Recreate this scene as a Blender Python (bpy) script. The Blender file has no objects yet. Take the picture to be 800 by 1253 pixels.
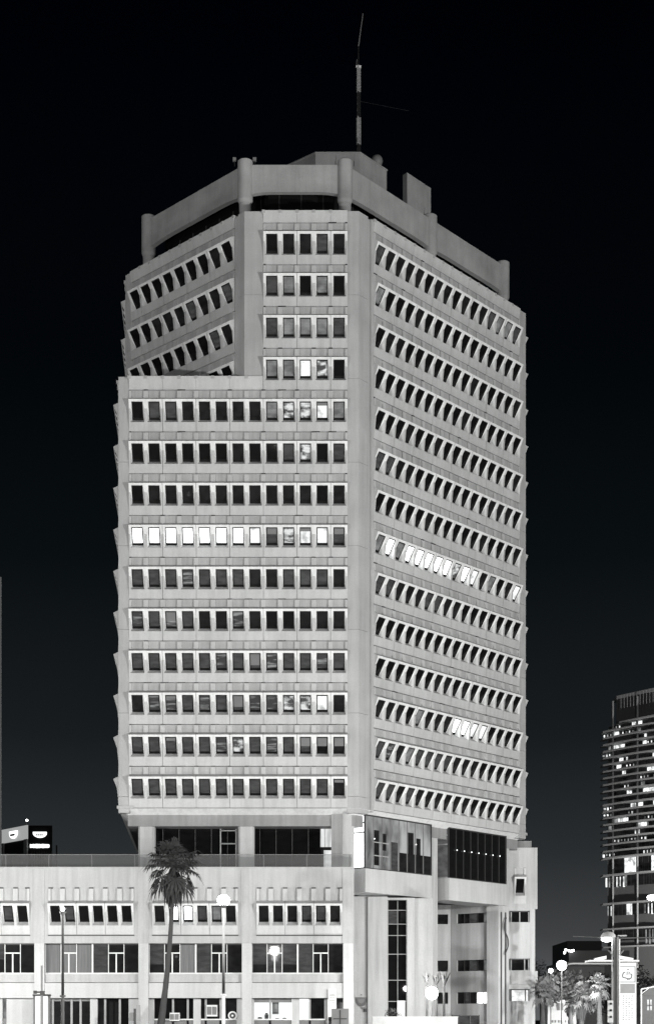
import bpy, bmesh, math, random
from math import sin, cos, pi, radians, sqrt, atan2
from mathutils import Vector, Matrix
random.seed(7)
sc = bpy.context.scene
COL = sc.collection
F = 2000.0; CX = 400.0; HY = 1248.0; CH = 1.6      # focal length (px of an 800 px wide frame), principal column, horizon row, eye height
def at(x, y, Y): return Vector(((x-CX)*Y/F, Y, CH+(HY-y)*Y/F))
def wx(x, Y): return (x-CX)*Y/F
def wz(y, Y): return CH+(HY-y)*Y/F

# ------------------------------------------------------------------ materials
def newmat(name):
    m = bpy.data.materials.new(name); m.use_nodes = True
    nt = m.node_tree; b = nt.nodes['Principled BSDF']
    return m, nt, b
def G(v): return (v*0.985, v, v*1.0, 1)
def N(nt, t, **k):
    n = nt.nodes.new(t)
    for a, v in k.items(): setattr(n, a, v)
    return n
def plain(name, v, rough=.6, metal=0, spec=.5):
    m, nt, b = newmat(name)
    b.inputs['Base Color'].default_value = G(v)
    b.inputs['Roughness'].default_value = rough
    b.inputs['Metallic'].default_value = metal
    b.inputs['Specular IOR Level'].default_value = spec
    tc = N(nt, 'ShaderNodeTexCoord'); no = N(nt, 'ShaderNodeTexNoise'); no.inputs['Scale'].default_value = 3
    no.inputs['Detail'].default_value = 4
    mp = N(nt, 'ShaderNodeMapRange'); mp.inputs['To Min'].default_value = .82; mp.inputs['To Max'].default_value = 1.15
    mx = N(nt, 'ShaderNodeMix', data_type='RGBA', blend_type='MULTIPLY'); mx.inputs[0].default_value = 1
    nt.links.new(tc.outputs['Object'], no.inputs['Vector']); nt.links.new(no.outputs['Fac'], mp.inputs['Value'])
    mx.inputs[6].default_value = G(v); nt.links.new(mp.outputs[0], mx.inputs[7]); nt.links.new(mx.outputs[2], b.inputs['Base Color'])
    return m
def concrete(name, v, streak=.25, blotch=.2, rough=.85, sx=1.0):
    """pale concrete: blotches, fine grain, vertical rain streaks"""
    m, nt, b = newmat(name)
    tc = N(nt, 'ShaderNodeTexCoord')
    def noise(scale, det, vec, rg=.6):
        n = N(nt, 'ShaderNodeTexNoise'); n.inputs['Scale'].default_value = scale; n.inputs['Detail'].default_value = det
        n.inputs['Roughness'].default_value = rg; nt.links.new(vec, n.inputs['Vector']); return n.outputs['Fac']
    mp1 = N(nt, 'ShaderNodeMapping'); mp1.inputs['Scale'].default_value = (2.2*sx, 2.2*sx, .13)
    nt.links.new(tc.outputs['Object'], mp1.inputs['Vector'])
    st = noise(1.0, 5, mp1.outputs[0]); bl = noise(.25, 6, tc.outputs['Object']); fg = noise(9, 5, tc.outputs['Object'], .7)
    def rng(fac, lo, hi, a=.3, c=.7):
        r = N(nt, 'ShaderNodeMapRange'); r.inputs['From Min'].default_value = a; r.inputs['From Max'].default_value = c
        r.inputs['To Min'].default_value = lo; r.inputs['To Max'].default_value = hi; nt.links.new(fac, r.inputs['Value']); return r.outputs[0]
    def mul(a, c):
        k = N(nt, 'ShaderNodeMath', operation='MULTIPLY'); nt.links.new(a, k.inputs[0]); nt.links.new(c, k.inputs[1]); return k.outputs[0]
    f = mul(mul(rng(st, 1-streak, 1.06, .25, .6), rng(bl, 1-blotch, 1+blotch*.4)), rng(fg, .93, 1.06))
    mx = N(nt, 'ShaderNodeMix', data_type='RGBA', blend_type='MULTIPLY'); mx.inputs[0].default_value = 1
    mx.inputs[6].default_value = G(v); nt.links.new(f, mx.inputs[7]); nt.links.new(mx.outputs[2], b.inputs['Base Color'])
    b.inputs['Roughness'].default_value = rough; b.inputs['Specular IOR Level'].default_value = .3
    bp = N(nt, 'ShaderNodeBump'); bp.inputs['Strength'].default_value = .25; bp.inputs['Distance'].default_value = .03
    nt.links.new(fg, bp.inputs['Height']); nt.links.new(bp.outputs[0], b.inputs['Normal'])
    return m
def emit(name, v, strength, sample=True):
    m, nt, b = newmat(name)
    b.inputs['Base Color'].default_value = G(.12); b.inputs['Emission Color'].default_value = G(v)
    b.inputs['Emission Strength'].default_value = strength
    if not sample: m.cycles.emission_sampling = 'NONE'
    return m
def room_glass(name, lo, hi, base=.02, sc_=(.9, .9, 1.6), thr=(.35, .65), sample=False, rough=.03):
    """window glass with an interior behind it that is lit more or less: blinds, lamps, ceilings"""
    m, nt, b = newmat(name)
    tc = N(nt, 'ShaderNodeTexCoord'); oi = N(nt, 'ShaderNodeObjectInfo')
    ad = N(nt, 'ShaderNodeVectorMath', operation='ADD')
    cb = N(nt, 'ShaderNodeCombineXYZ'); ml = N(nt, 'ShaderNodeMath', operation='MULTIPLY'); ml.inputs[1].default_value = 57
    nt.links.new(oi.outputs['Random'], ml.inputs[0])
    for i in range(3): nt.links.new(ml.outputs[0], cb.inputs[i])
    nt.links.new(tc.outputs['Object'], ad.inputs[0]); nt.links.new(cb.outputs[0], ad.inputs[1])
    mp = N(nt, 'ShaderNodeMapping'); mp.inputs['Scale'].default_value = sc_; nt.links.new(ad.outputs[0], mp.inputs['Vector'])
    n1 = N(nt, 'ShaderNodeTexNoise'); n1.inputs['Scale'].default_value = 1.3; n1.inputs['Detail'].default_value = 3
    nt.links.new(mp.outputs[0], n1.inputs['Vector'])
    r = N(nt, 'ShaderNodeMapRange'); r.inputs['From Min'].default_value = thr[0]; r.inputs['From Max'].default_value = thr[1]
    r.inputs['To Min'].default_value = lo; r.inputs['To Max'].default_value = hi; nt.links.new(n1.outputs['Fac'], r.inputs['Value'])
    # slats of a blind
    w = N(nt, 'ShaderNodeTexWave', bands_direction='Z'); w.inputs['Scale'].default_value = 3.2; nt.links.new(ad.outputs[0], w.inputs['Vector'])
    r2 = N(nt, 'ShaderNodeMapRange'); r2.inputs['To Min'].default_value = .8; r2.inputs['To Max'].default_value = 1.1; nt.links.new(w.outputs['Fac'], r2.inputs['Value'])
    mu = N(nt, 'ShaderNodeMath', operation='MULTIPLY'); nt.links.new(r.outputs[0], mu.inputs[0]); nt.links.new(r2.outputs[0], mu.inputs[1])
    b.inputs['Base Color'].default_value = G(base); b.inputs['Roughness'].default_value = rough
    b.inputs['Specular IOR Level'].default_value = .16
    b.inputs['Emission Color'].default_value = G(1.0); nt.links.new(mu.outputs[0], b.inputs['Emission Strength'])
    if not sample: m.cycles.emission_sampling = 'NONE'
    return m
def clear_glass(name, tr=.8, tint=.9):
    m, nt, b = newmat(name)
    b.inputs['Base Color'].default_value = G(.25); b.inputs['Roughness'].default_value = .08
    t = N(nt, 'ShaderNodeBsdfTransparent'); t.inputs[0].default_value = G(tint)
    mx = N(nt, 'ShaderNodeMixShader'); mx.inputs[0].default_value = 1-tr
    out = nt.nodes['Material Output']
    nt.links.new(t.outputs[0], mx.inputs[1]); nt.links.new(b.outputs[0], mx.inputs[2]); nt.links.new(mx.outputs[0], out.inputs['Surface'])
    return m

M = {}
M['panel'] = concrete('tower_panel', .48, .11, .1)
M['surround'] = concrete('window_surround', .70, .15, .08)  # paler than the panels: light from below on rims and fins put into colour
M['pier'] = concrete('tower_pier', .40, .10, .16)
M['rib'] = concrete('tower_rib_zone', .41, .2, .15)
M['crown'] = concrete('crown_concrete', .34, .1, .3)
M['core'] = concrete('core', .25, .2, .2)
M['pod'] = concrete('podium_concrete', .44, .16, .12)
M['podcol'] = concrete('podium_column', .52, .1, .1)
M['tile'] = concrete('ground_wall', .45, .22, .12)
M['frame'] = plain('dark_window_frame', .006, .5, 0, .12)
M['dark'] = plain('dark_paint', .03, .5); M['pitch'] = plain('penthouse_shade_black', .006, .8, 0, .1)  # penthouse and roof near-black: shade under the crown painted into the dark glazing
M['mid'] = plain('mid_grey', .18, .6)
M['grey'] = plain('light_grey', .32, .6)
M['white'] = plain('white_paint', .72, .5)
M['metal'] = plain('steel', .5, .35, .9)
M['asphalt'] = plain('asphalt', .05, .9)
M['paving'] = concrete('paving', .26, .0, .25)
M['kerb'] = concrete('kerb', .3, .0, .2)
M['bglass'] = room_glass('black_glass', 0.0, .002, .004)
M['k'] = room_glass('glass_black', 0, .002, .006)
M['d'] = room_glass('glass_dark', .0005, .009, .01)
M['g'] = room_glass('glass_dim', .012, .045, .03, (.9, .9, 3.0))
M['m'] = room_glass('glass_mid', .07, .2, .05)
M['p'] = room_glass('glass_patchy', .05, .75, .03, (1.2, 1.2, 2.6), (.42, .62))
M['s'] = room_glass('glass_streak', .02, .3, .03, (.5, .5, 4.5), (.5, .72))
M['w'] = room_glass('glass_lit', .4, 1.0, .1, (1, 1, 1), (.3, .5))
M['W'] = room_glass('glass_bright', 1.6, 4.2, .2, (1, 1, 1), (.3, .6), sample=True)
M['curtain'] = room_glass('glass_curtain', .05, .13, .1, (6, 6, .3), (.3, .7))
M['clear'] = clear_glass('balustrade_glass', .72, .75)
M['pane'] = clear_glass('shop_glass', .9, .95)
M['bulb'] = emit('lamp_glow', 1, 25)
M['bulb2'] = emit('lamp_glow_small', 1, 14)
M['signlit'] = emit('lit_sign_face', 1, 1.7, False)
M['fitglint'] = emit('fitting_glint', 1, 2.5, False)  # glow for the glints on the bay fittings

# ------------------------------------------------------------------ mesh helpers
class MB:
    def __init__(s): s.v = []; s.f = []; s.mi = []; s.mats = []
    def mid(s, m):
        if m not in s.mats: s.mats.append(m)
        return s.mats.index(m)
    def face(s, pts, m):
        i = len(s.v); s.v += [tuple(p) for p in pts]; s.f.append(tuple(range(i, i+len(pts)))); s.mi.append(s.mid(m))
    def box(s, x0, x1, y0, y1, z0, z1, m):
        s.hexa([(x0,y0,z0),(x1,y0,z0),(x1,y1,z0),(x0,y1,z0),(x0,y0,z1),(x1,y0,z1),(x1,y1,z1),(x0,y1,z1)], m)
    def hexa(s, p, m):
        i = len(s.v); s.v += [tuple(q) for q in p]; k = s.mid(m)
        for f in ((3,2,1,0),(4,5,6,7),(0,1,5,4),(1,2,6,5),(2,3,7,6),(3,0,4,7)):
            s.f.append(tuple(i+a for a in f)); s.mi.append(k)
    def fbox(s, fr, s0, s1, o0, o1, z0, z1, m):      # box in a facade frame
        s.hexa([fr(s0,o1,z0),fr(s1,o1,z0),fr(s1,o0,z0),fr(s0,o0,z0),fr(s0,o1,z1),fr(s1,o1,z1),fr(s1,o0,z1),fr(s0,o0,z1)], m)
    def prism(s, poly, z0, z1, m, mtop=None):
        n = len(poly)
        s.face([(p[0],p[1],z1) for p in poly], mtop or m); s.face([(p[0],p[1],z0) for p in reversed(poly)], m)
        for i in range(n):
            a, c = poly[i], poly[(i+1)%n]
            s.face([(a[0],a[1],z0),(c[0],c[1],z0),(c[0],c[1],z1),(a[0],a[1],z1)], m)
    def frust(s, p0, z0, p1, z1, m, caps=True):
        n = len(p0)
        for i in range(n):
            j = (i+1)%n
            s.face([(p0[i][0],p0[i][1],z0),(p0[j][0],p0[j][1],z0),(p1[j][0],p1[j][1],z1),(p1[i][0],p1[i][1],z1)], m)
        if caps:
            s.face([(p[0],p[1],z0) for p in reversed(p0)], m); s.face([(p[0],p[1],z1) for p in p1], m)
    def cyl(s, a, b, r0, r1, m, n=16, caps=True):
        a = Vector(a); b = Vector(b); d = (b-a)
        if d.length < 1e-6: return
        q = d.to_track_quat('Z', 'Y').to_matrix()
        A = [a+q@Vector((cos(2*pi*i/n)*r0, sin(2*pi*i/n)*r0, 0)) for i in range(n)]
        B = [b+q@Vector((cos(2*pi*i/n)*r1, sin(2*pi*i/n)*r1, 0)) for i in range(n)]
        for i in range(n):
            j = (i+1)%n; s.face([A[i],A[j],B[j],B[i]], m)
        if caps: s.face(list(reversed(A)), m); s.face(B, m)
    def tube(s, pts, rs, m, n=8):
        for i in range(len(pts)-1): s.cyl(pts[i], pts[i+1], rs[i], rs[i+1], m, n, caps=(i in (0, len(pts)-2)))
    def ball(s, c, r, m, nu=16, nv=10, sz=1.0, top=None):
        c = Vector(c)
        def P(i, j):
            th = pi*j/nv; ph = 2*pi*i/nu
            return c+Vector((r*sin(th)*cos(ph), r*sin(th)*sin(ph), r*sz*cos(th)))
        for j in range(nv):
            if top is not None and (j >= nv*top): break
            for i in range(nu):
                if j == 0: s.face([P(0,0),P(i,1),P(i+1,1)], m)
                elif j == nv-1: s.face([P(i,j),P(0,nv),P(i+1,j)], m)
                else: s.face([P(i,j),P(i,j+1),P(i+1,j+1),P(i+1,j)], m)
    def mesh(s, name, smooth=False):
        me = bpy.data.meshes.new(name); me.from_pydata(s.v, [], s.f)
        for m in s.mats: me.materials.append(M[m] if isinstance(m, str) else m)
        me.polygons.foreach_set('material_index', s.mi)
        bm = bmesh.new(); bm.from_mesh(me)
        bmesh.ops.remove_doubles(bm, verts=bm.verts, dist=.0004)
        if getattr(s, 'recalc', True): bmesh.ops.recalc_face_normals(bm, faces=bm.faces)
        bm.to_mesh(me); bm.free()
        if smooth:
            me.polygons.foreach_set('use_smooth', [True]*len(me.polygons))
            me.set_sharp_from_angle(angle=radians(38))
        me.update(); return me
    def build(s, name, parent=None, smooth=False, loc=None):
        o = bpy.data.objects.new(name, s.mesh(name, smooth)); COL.objects.link(o)
        if parent: o.parent = parent
        if loc: o.location = loc
        return o
def thing(name, label, cat, loc=(0,0,0), group=None):
    o = bpy.data.objects.new(name, None); COL.objects.link(o); o.location = loc
    o.empty_display_size = .5
    o['label'] = label; o['category'] = cat
    if group: o['group'] = group
    return o
def tag(o, label, cat, group=None):
    o['label'] = label; o['category'] = cat
    if group: o['group'] = group
    return o
def struct(o): o['kind'] = 'structure'; return o
def keep(o, root):                                    # mesh made in world coordinates under a located root
    o.parent = root; o.location = -root.location; return o
def copy_tree(o, parent=None):
    c = o.copy(); COL.objects.link(c); c.parent = parent
    for ch in list(o.children): copy_tree(ch, c)
    return c
def frame(P, u, n): return lambda s, o, z: (P[0]+u[0]*s+n[0]*o, P[1]+u[1]*s+n[1]*o, z)
def inset(poly, d):                                   # convex, counter-clockwise polygon
    n = len(poly); L = []
    for i in range(n):
        a = Vector(poly[i]); b = Vector(poly[(i+1)%n]); t = (b-a).normalized(); nn = Vector((-t.y, t.x)); L.append((a+nn*d, t))
    out = []
    for i in range(n):
        (p, t), (q, w) = L[i-1], L[i]
        k = ((q-p).x*w.y-(q-p).y*w.x)/(t.x*w.y-t.y*w.x); out.append(tuple(p+t*k))
    return out

# ------------------------------------------------------------------ ground
g = MB(); g.box(-900, 900, -300, 2600, -1.0, -.0, 'asphalt'); gr = struct(g.build('ground'))
g = MB(); g.box(-120, 120, 60, 96, .004, .012, plain('road_asphalt', .045, .85)); struct(g.build('road'))
g = MB()
for i in range(-30, 31): g.box(i*4-1, i*4+1, 77.9, 78.05, .016, .02, 'white')
struct(g.build('road_marking'))
g = MB(); g.box(-120, 120, 96.0, 96.2, .004, .14, 'kerb'); g.box(-120, 120, 59.8, 60.0, .004, .14, 'kerb'); struct(g.build('kerb'))
g = MB(); g.box(-120, 120, 96.2, 129.0, .0042, .13, 'paving'); struct(g.build('pavement'))

# ------------------------------------------------------------------ tower plan
FH = 3.381; P_OUT = .47
A = (2.574, 132.0); B = (-6.667, 132.0); LF = (-16.83, 132.0)
uR = (.6373, .7706); nR = (.7706, -.6373)
uL = (-.6947, .7193); nL = (-.7193, -.6947)
uS = (-.0733, .9973); nS = (-.9973, -.0733)
R = (A[0]+24.77*uR[0], A[1]+24.77*uR[1])
LB = (LF[0]+35*uS[0], LF[1]+35*uS[1])
# where the upper left face meets the side plane
den = uL[0]*uS[1]-uL[1]*uS[0]; kk = ((LF[0]-B[0])*uS[1]-(LF[1]-B[1])*uS[0])/den
L = (B[0]+kk*uL[0], B[1]+kk*uL[1]); LEN_L = kk
R2 = (R[0]-2.1, R[1]+21)
lower = [LF, A, R, R2, (8, 186), (-9, 186), LB]
upper = [B, A, R, R2, (8, 186), (-9, 186), LB, L]
frF = frame((0, 132), (1, 0), (0, -1)); frR = frame(A, uR, nR); frL = frame(B, uL, nL); frS = frame(LF, uS, nS)
frE = frame(R, (-.0995, .995), (.995, .0995))
def ZJ(k): return 18.71+FH*k
def TX(x, o=0.0):
    px = x-CX; Px = A[0]+nR[0]*o; Py = A[1]+nR[1]*o
    return (px*Py-F*Px)/(F*uR[0]-px*uR[1])

ZT = 2.45; ZL = .73; ZO = 2.31; ZS = 2.73
def OZ(zz): return .19*zz/1.78 if zz < 1.78 else .19+(P_OUT-.19)*(zz-1.78)/(ZT-1.78)
def opening(w, zt=ZO):
    k = w/1.356
    return dict(hb=.57*k, ht=.45*k, ib=.45*k, izb=1.05, izt=ZO-.03, ob=-.38, ot=OZ(ZO)-.05)
def band(mb, fr, s0, w, n, z, pm='panel', rm='rib', rib_top=3.27, wall_top=3.33, top_only=False, bottom_gap=True, rib_out=.08, sm='surround', slots=0.0):
    """one storey of the folded precast facade: panel leaning out to a ledge, splayed window reveals, ribs above"""
    q = opening(w); oz = OZ
    f = lambda s, o, zz: fr(s, o, z+zz)
    for i in range(n):
        a = s0+i*w; b = a+w; c = (a+b)/2
        ga = a+(.016 if (i % 2 == 0 and i > 0) else 0); gb = b-(.016 if (i % 2 == 1 and i < n-1) else 0)
        jit = random.uniform(-.006, .006)
        o_ = lambda zz: oz(zz)+jit*(zz/ZT)
        mb.face([f(ga,o_(0),0), f(gb,o_(0),0), f(gb,o_(ZL),ZL), f(ga,o_(ZL),ZL)], pm)
        ZM = 1.78; t_m = (ZM-ZL)/(ZO-ZL); il, ir = c-q['ib'], c+q['ib']
        for sg, g_, x_ in ((-1, ga, il), (1, gb, ir)):
            hb_, ht_ = c+sg*q['hb'], c+sg*q['ht']
            om = q['ob']+(q['ot']-q['ob'])*t_m; zm_ = q['izb']+(q['izt']-q['izb'])*t_m
            F = lambda L_: mb.face(L_ if sg < 0 else L_[::-1], sm)
            mb.face([f(g_,o_(ZL),ZL), f(hb_,o_(ZL),ZL), f(hb_,o_(ZM),ZM), f(g_,o_(ZM),ZM)], pm)
            F([f(g_,o_(ZM),ZM), f(hb_,o_(ZM),ZM), f(ht_,o_(ZO),ZO), f(g_,o_(ZO),ZO)])
            F([f(hb_,o_(ZL),ZL), f(x_,q['ob'],q['izb']), f(hb_,o_(ZM),ZM)])
            F([f(hb_,o_(ZM),ZM), f(x_,q['ob'],q['izb']), f(x_,q['ot'],q['izt']), f(ht_,o_(ZO),ZO)])
        mb.face([f(ga,o_(ZO),ZO), f(gb,o_(ZO),ZO), f(gb,o_(ZT),ZT), f(ga,o_(ZT),ZT)], sm)
        mb.face([f(ga,o_(0),0), f(ga,-.3,0), f(gb,-.3,0), f(gb,o_(0),0)], pm)
        mb.face([f(c-q['hb'],o_(ZL),ZL), f(c+q['hb'],o_(ZL),ZL), f(ir,q['ob'],q['izb']), f(il,q['ob'],q['izb'])], rm)
        mb.face([f(c-q['ht'],o_(ZO),ZO), f(il,q['ot'],q['izt']), f(ir,q['ot'],q['izt']), f(c+q['ht'],o_(ZO),ZO)], sm)
        mb.face([f(ga,o_(ZT),ZT), f(gb,o_(ZT),ZT), f(gb,-.06,ZS), f(ga,-.06,ZS)], rm)
    e = s0+n*w
    mb.face([f(s0,-.06,ZS), f(e,-.06,ZS), f(e,-.06,wall_top), f(s0,-.06,wall_top)], rm)
    mb.face([f(s0,-.06,wall_top), f(e,-.06,wall_top), f(e,-.5,wall_top), f(s0,-.5,wall_top)], rm)
    for s in (s0, e):
        mb.face([f(s,-.58,0), f(s,0,0), f(s,OZ(1.78),1.78), f(s,P_OUT,ZT), f(s,-.06,ZS), f(s,-.06,wall_top), f(s,-.58,wall_top)], pm)
    for i in range(n+1):
        s = s0+i*w; a = max(s-.19, s0+.004); b = min(s+.19, e-.004)
        if random.random() < slots:
            ex = random.choice((0, 0, 0, .3)); mb.hexa([f(a+.03,.04,3.335), f(b-.03+ex if b+ex < e else b-.03,.04,3.335), f(b-.03+ex if b+ex < e else b-.03,-.1,3.335), f(a+.03,-.1,3.335), f(a+.03,.04,3.378), f(b-.03+ex if b+ex < e else b-.03,.04,3.378), f(b-.03+ex if b+ex < e else b-.03,-.1,3.378), f(a+.03,-.1,3.378)], 'dark')
        zb = ZS-.05
        mb.hexa([f(a,rib_out,zb+.02), f(b,rib_out,zb+.02), f(b,-.1,zb), f(a,-.1,zb), f(a,rib_out*.6,rib_top), f(b,rib_out*.6,rib_top), f(b,-.1,rib_top), f(a,-.1,rib_top)], pm)
def win_quad(w):
    q = opening(w); return q
def win_frame(mb, fr, c, z, w, m='frame'):
    q = opening(w); i = q['ib']
    def P(s, t, d=0):      # t 0 at the sill, 1 at the head; d pushed out of the plane
        t2 = t; o = q['ob']+(q['ot']-q['ob'])*t2+d; zz = q['izb']+(q['izt']-q['izb'])*t2-d*.6
        return fr(c+s, o, z+zz)
    sb = .075; tb = .13; tt = .94
    for (a, b, t0, t1) in ((-i, i, 0, tb), (-i, i, tt, 1), (-i, -i+sb, tb, tt), (i-sb, i, tb, tt)):
        mb.hexa([P(a,t0,.015), P(b,t0,.015), P(b,t0,-.04), P(a,t0,-.04), P(a,t1,.015), P(b,t1,.015), P(b,t1,-.04), P(a,t1,-.04)], m)
def win_pane(mb, fr, c, z, w, m):
    q = opening(w); i = q['ib']-.05
    def P(s, t):
        o = q['ob']+(q['ot']-q['ob'])*t-.02; zz = q['izb']+(q['izt']-q['izb'])*t
        return fr(c+s, o, z+zz)
    mb.face([P(-i,.1), P(i,.1), P(i,.97), P(-i,.97)], m)

tower = thing('office_tower', 'tall pale concrete tower with rows of splayed windows and an open ring on its roof', 'office tower', (0, 150, 0))
def tp(mb, name, smooth=False, kind=None, label=None):
    o = mb.build(name, smooth=smooth); keep(o, tower)
    if kind: o['kind'] = kind
    if label: o['label'] = label
    return o
c = MB(); c.prism(inset(lower, .72), 17.3, 53.3, 'core'); c.prism(inset(upper, .72), 53.35, 66.6, 'core'); tp(c, 'core_wall')
wF = (1.65+15.97)/13
rows_front = {
 13: 'kddgd', 12: 'gmkmk', 11: 'gmmmg', 10: 'mmwpk',
 9: 'kggdddddmppwm', 8: 'kkkkkkdkkgpkg', 7: 'kddddddddddkd', 6: 'WWWWWWWwgpwwg', 5: 'gggsgggddgggd',
 4: 'sgsgddsdkkddd', 3: 'gggggsggsggsg', 2: 'dssgsggssppwd', 1: 'gggggspgsggkd', 0: 'ggggggggggggd'}
# individual windows: one window built, the others copied
wm = MB(); win_frame(wm, frame((0,0),(1,0),(0,-1)), 0, 0, wF); mesh_frame = wm.mesh('window')
pane_mesh = {}
def blind_mesh(t0, k):
    mb = MB(); q = opening(wF); i = q['ib']-.08; fr0 = frame((0,0),(1,0),(0,-1))
    P = lambda s_, t: fr0(s_, q['ob']+(q['ot']-q['ob'])*t-.008, q['izb']+(q['izt']-q['izb'])*t)
    mb.face([P(-i,t0), P(i,t0), P(i,.94), P(-i,.94)], k); return mb.mesh('blind')
M['blind'] = room_glass('blind_cloth', .03, .06, .12, (.5,.5,.5), rough=.7)
blinds = [blind_mesh(t, 'blind') for t in (.3, .45, .62, .78)]
def pane_for(k, w, store, fr0=frame((0,0),(1,0),(0,-1))):
    if (k, w) not in store:
        pm_ = MB(); win_pane(pm_, fr0, 0, 0, w, k); store[(k, w)] = pm_.mesh('pane')
    return store[(k, w)]
indiv = [(r, i) for r in range(7) for i in range(13)]+[(9, i) for i in range(4, 13)]
rest = MB(); nwin = 0
for r in range(14):
    n = 13 if r < 10 else 5; s0 = -15.97 if r < 10 else -15.97+8*wF
    b = MB(); band(b, frF, s0, wF, n, ZJ(r), slots=.85 if r < 3 else .3); tp(b, 'window_band')
    for i in range(n):
        k = rows_front[r][i]; cs = s0+(i+.5)*wF
        if (r, i) in indiv:
            o = bpy.data.objects.new('window', mesh_frame); COL.objects.link(o); o.parent = tower
            o.location = Vector((cs, 132, ZJ(r)))-tower.location
            p = bpy.data.objects.new('pane', pane_for(k, wF, pane_mesh)); COL.objects.link(p); p.parent = o
            if k in 'dkgs' and random.random() < .16 or k == 'w' and random.random() < .3:
                bo = bpy.data.objects.new('blind', random.choice(blinds)); COL.objects.link(bo); bo.parent = o
            if k in 'Ww': p['label'] = 'brightly lit window pane'
            nwin += 1
        else:
            win_frame(rest, frF, cs, ZJ(r), wF); win_pane(rest, frF, cs, ZJ(r), wF, k)
# right face
tR0, tR1 = 1.93, 23.66; wR = (tR1-tR0)/16
special = {6: 'mWmWWWWWpWwdmkdw', 2: 'dddkmdddWWwwkkkk', 1: 'gsdmggggdddkkkkk', 0: 'ggdgddddddkkkkkk', 5: 'ggdddggddkkkkkkk', 13: 'gddddkddkdkdgmmg', 12: 'mkkkdkkkkkkkkkkk', 8: 'ggddkkkkkkkkdddk'}
for r in range(14):
    b = MB(); band(b, frR, tR0, wR, 16, ZJ(r), slots=.12); tp(b, 'window_band')
    for i in range(16):
        k = special[r][i] if r in special else random.choice('kkkkkkdkkd')
        cs = tR0+(i+.5)*wR
        win_frame(rest, frR, cs, ZJ(r), wR); win_pane(rest, frR, cs, ZJ(r), wR, k)
# upper left face
tL0 = 1.21; wL = (15.0-tL0)/9
sl = {13: 'kkkkkkkdk', 12: 'kkdddgddg', 11: 'kkkkkkkgd', 10: 'kkkkkkkkk'}
for r in range(10, 14):
    b = MB(); band(b, frL, tL0, wL, 9, ZJ(r)); tp(b, 'window_band')
    for i in range(9):
        cs = tL0+(i+.5)*wL; win_frame(rest, frL, cs, ZJ(r), wL); win_pane(rest, frL, cs, ZJ(r), wL, sl[r][8-i])
# far sides
for r in range(14):
    b = MB(); nS_ = 22 if r < 10 else 13; st = .9 if r < 10 else 12.6
    band(b, frS, st, 1.4, nS_, ZJ(r)); tp(b, 'window_band'); b = MB(); band(b, frE, 1.0, 1.4, 13, ZJ(r)); tp(b, 'window_band')
    for i in range(nS_):
        win_frame(rest, frS, st+(i+.5)*1.4, ZJ(r), 1.4); win_pane(rest, frS, st+(i+.5)*1.4, ZJ(r), 1.4, 'W' if (r == 6 and i < 4) else 'k')
    for i in range(13): win_frame(rest, frE, 1+(i+.5)*1.4, ZJ(r), 1.4); win_pane(rest, frE, 1+(i+.5)*1.4, ZJ(r), 1.4, 'k')
tp(rest, 'window', kind='stuff')
# parapets: the topmost leaning panel with its coping
def parapet(fr, s0, s1, z0, z1, w=1.356):
    b = MB(); o1 = P_OUT*(z1-z0)/ZT; n = max(1, round((s1-s0)/w)); ww = (s1-s0)/n
    for i in range(n):
        a = s0+i*ww; e = a+ww-(.018 if i % 2 else 0)
        b.hexa([fr(a,0,z0), fr(e,0,z0), fr(e,-.55,z0), fr(a,-.55,z0), fr(a,o1,z1), fr(e,o1,z1), fr(e,-.55,z1), fr(a,-.55,z1)], 'panel')
        b.fbox(fr, a-.12, a+.12, -.3, o1+.03, z1-.2, z1+.025, 'pier')
    tp(b, 'parapet')
zp = 66.94
parapet(frF, -15.97+8*wF, 1.65, ZJ(14), zp); parapet(frR, tR0, tR1, ZJ(14), zp); parapet(frL, tL0, 15.0, ZJ(14), zp)
parapet(frS, 12.6, 30, ZJ(14), zp); parapet(frE, 1, 19, ZJ(14), zp)
parapet(frF, -15.97, -15.97+8*wF-.02, ZJ(10), 53.54); parapet(frS, .9, 12.5, ZJ(10), 53.54)
# corner piers, joints every storey
def pier(poly, z0, z1, joints=True):
    b = MB(); z = z0; k = 0
    cuts = [z0]+[ZJ(i)+.9 for i in range(0, 14, 2) if z0+.5 < ZJ(i)+.9 < z1-.5]+[z1] if joints else [z0, z1]
    for i in range(len(cuts)-1): b.prism(poly, cuts[i]+(.012 if i else 0), cuts[i+1]-.012, 'pier')
    tp(b, 'corner_pier')
def P2(fr, s, o): q = fr(s, o, 0); return (q[0], q[1])
pier([P2(frF,1.65,0), P2(frR,0,0), P2(frR,1.2,0), P2(frR,1.2,-.66), (1.65, 132.66)], 18.3, zp+.02)
pier([P2(frR,1.201,-.12), P2(frR,1.6,-.12), P2(frR,1.6,-.65), P2(frR,1.201,-.65)], 18.5, zp-.05, False)
pier([P2(frR,1.601,0), P2(frR,1.929,0), P2(frR,1.929,-.65), P2(frR,1.601,-.65)], 18.5, zp-.02, False)
pier([P2(frR,23.66,0), R, P2(frE,1.0,0), P2(frE,1.0,-.64), P2(frR,23.66,-.64)], 18.3, zp)
pier([(-6.2,132.0), (-5.131,132.0), (-5.131,132.64), (-6.2,132.64)], 53.3, zp, True)
pier([B, (-6.2005,132.0), (-6.2005,132.7), P2(frL,.75,-.62), P2(frL,.75,0)], 53.3, zp, True)
pier([P2(frL,.7505,-.1), P2(frL,.7505,-.62), P2(frL,1.209,-.62), P2(frL,1.209,-.1)], 53.3, zp-.04, False)
pier([P2(frL,15.0,0), P2(frL,15.0,-.62), (L[0]+.7, L[1]+1.0), P2(frS,12.59,0), L], 53.3, zp)
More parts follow.
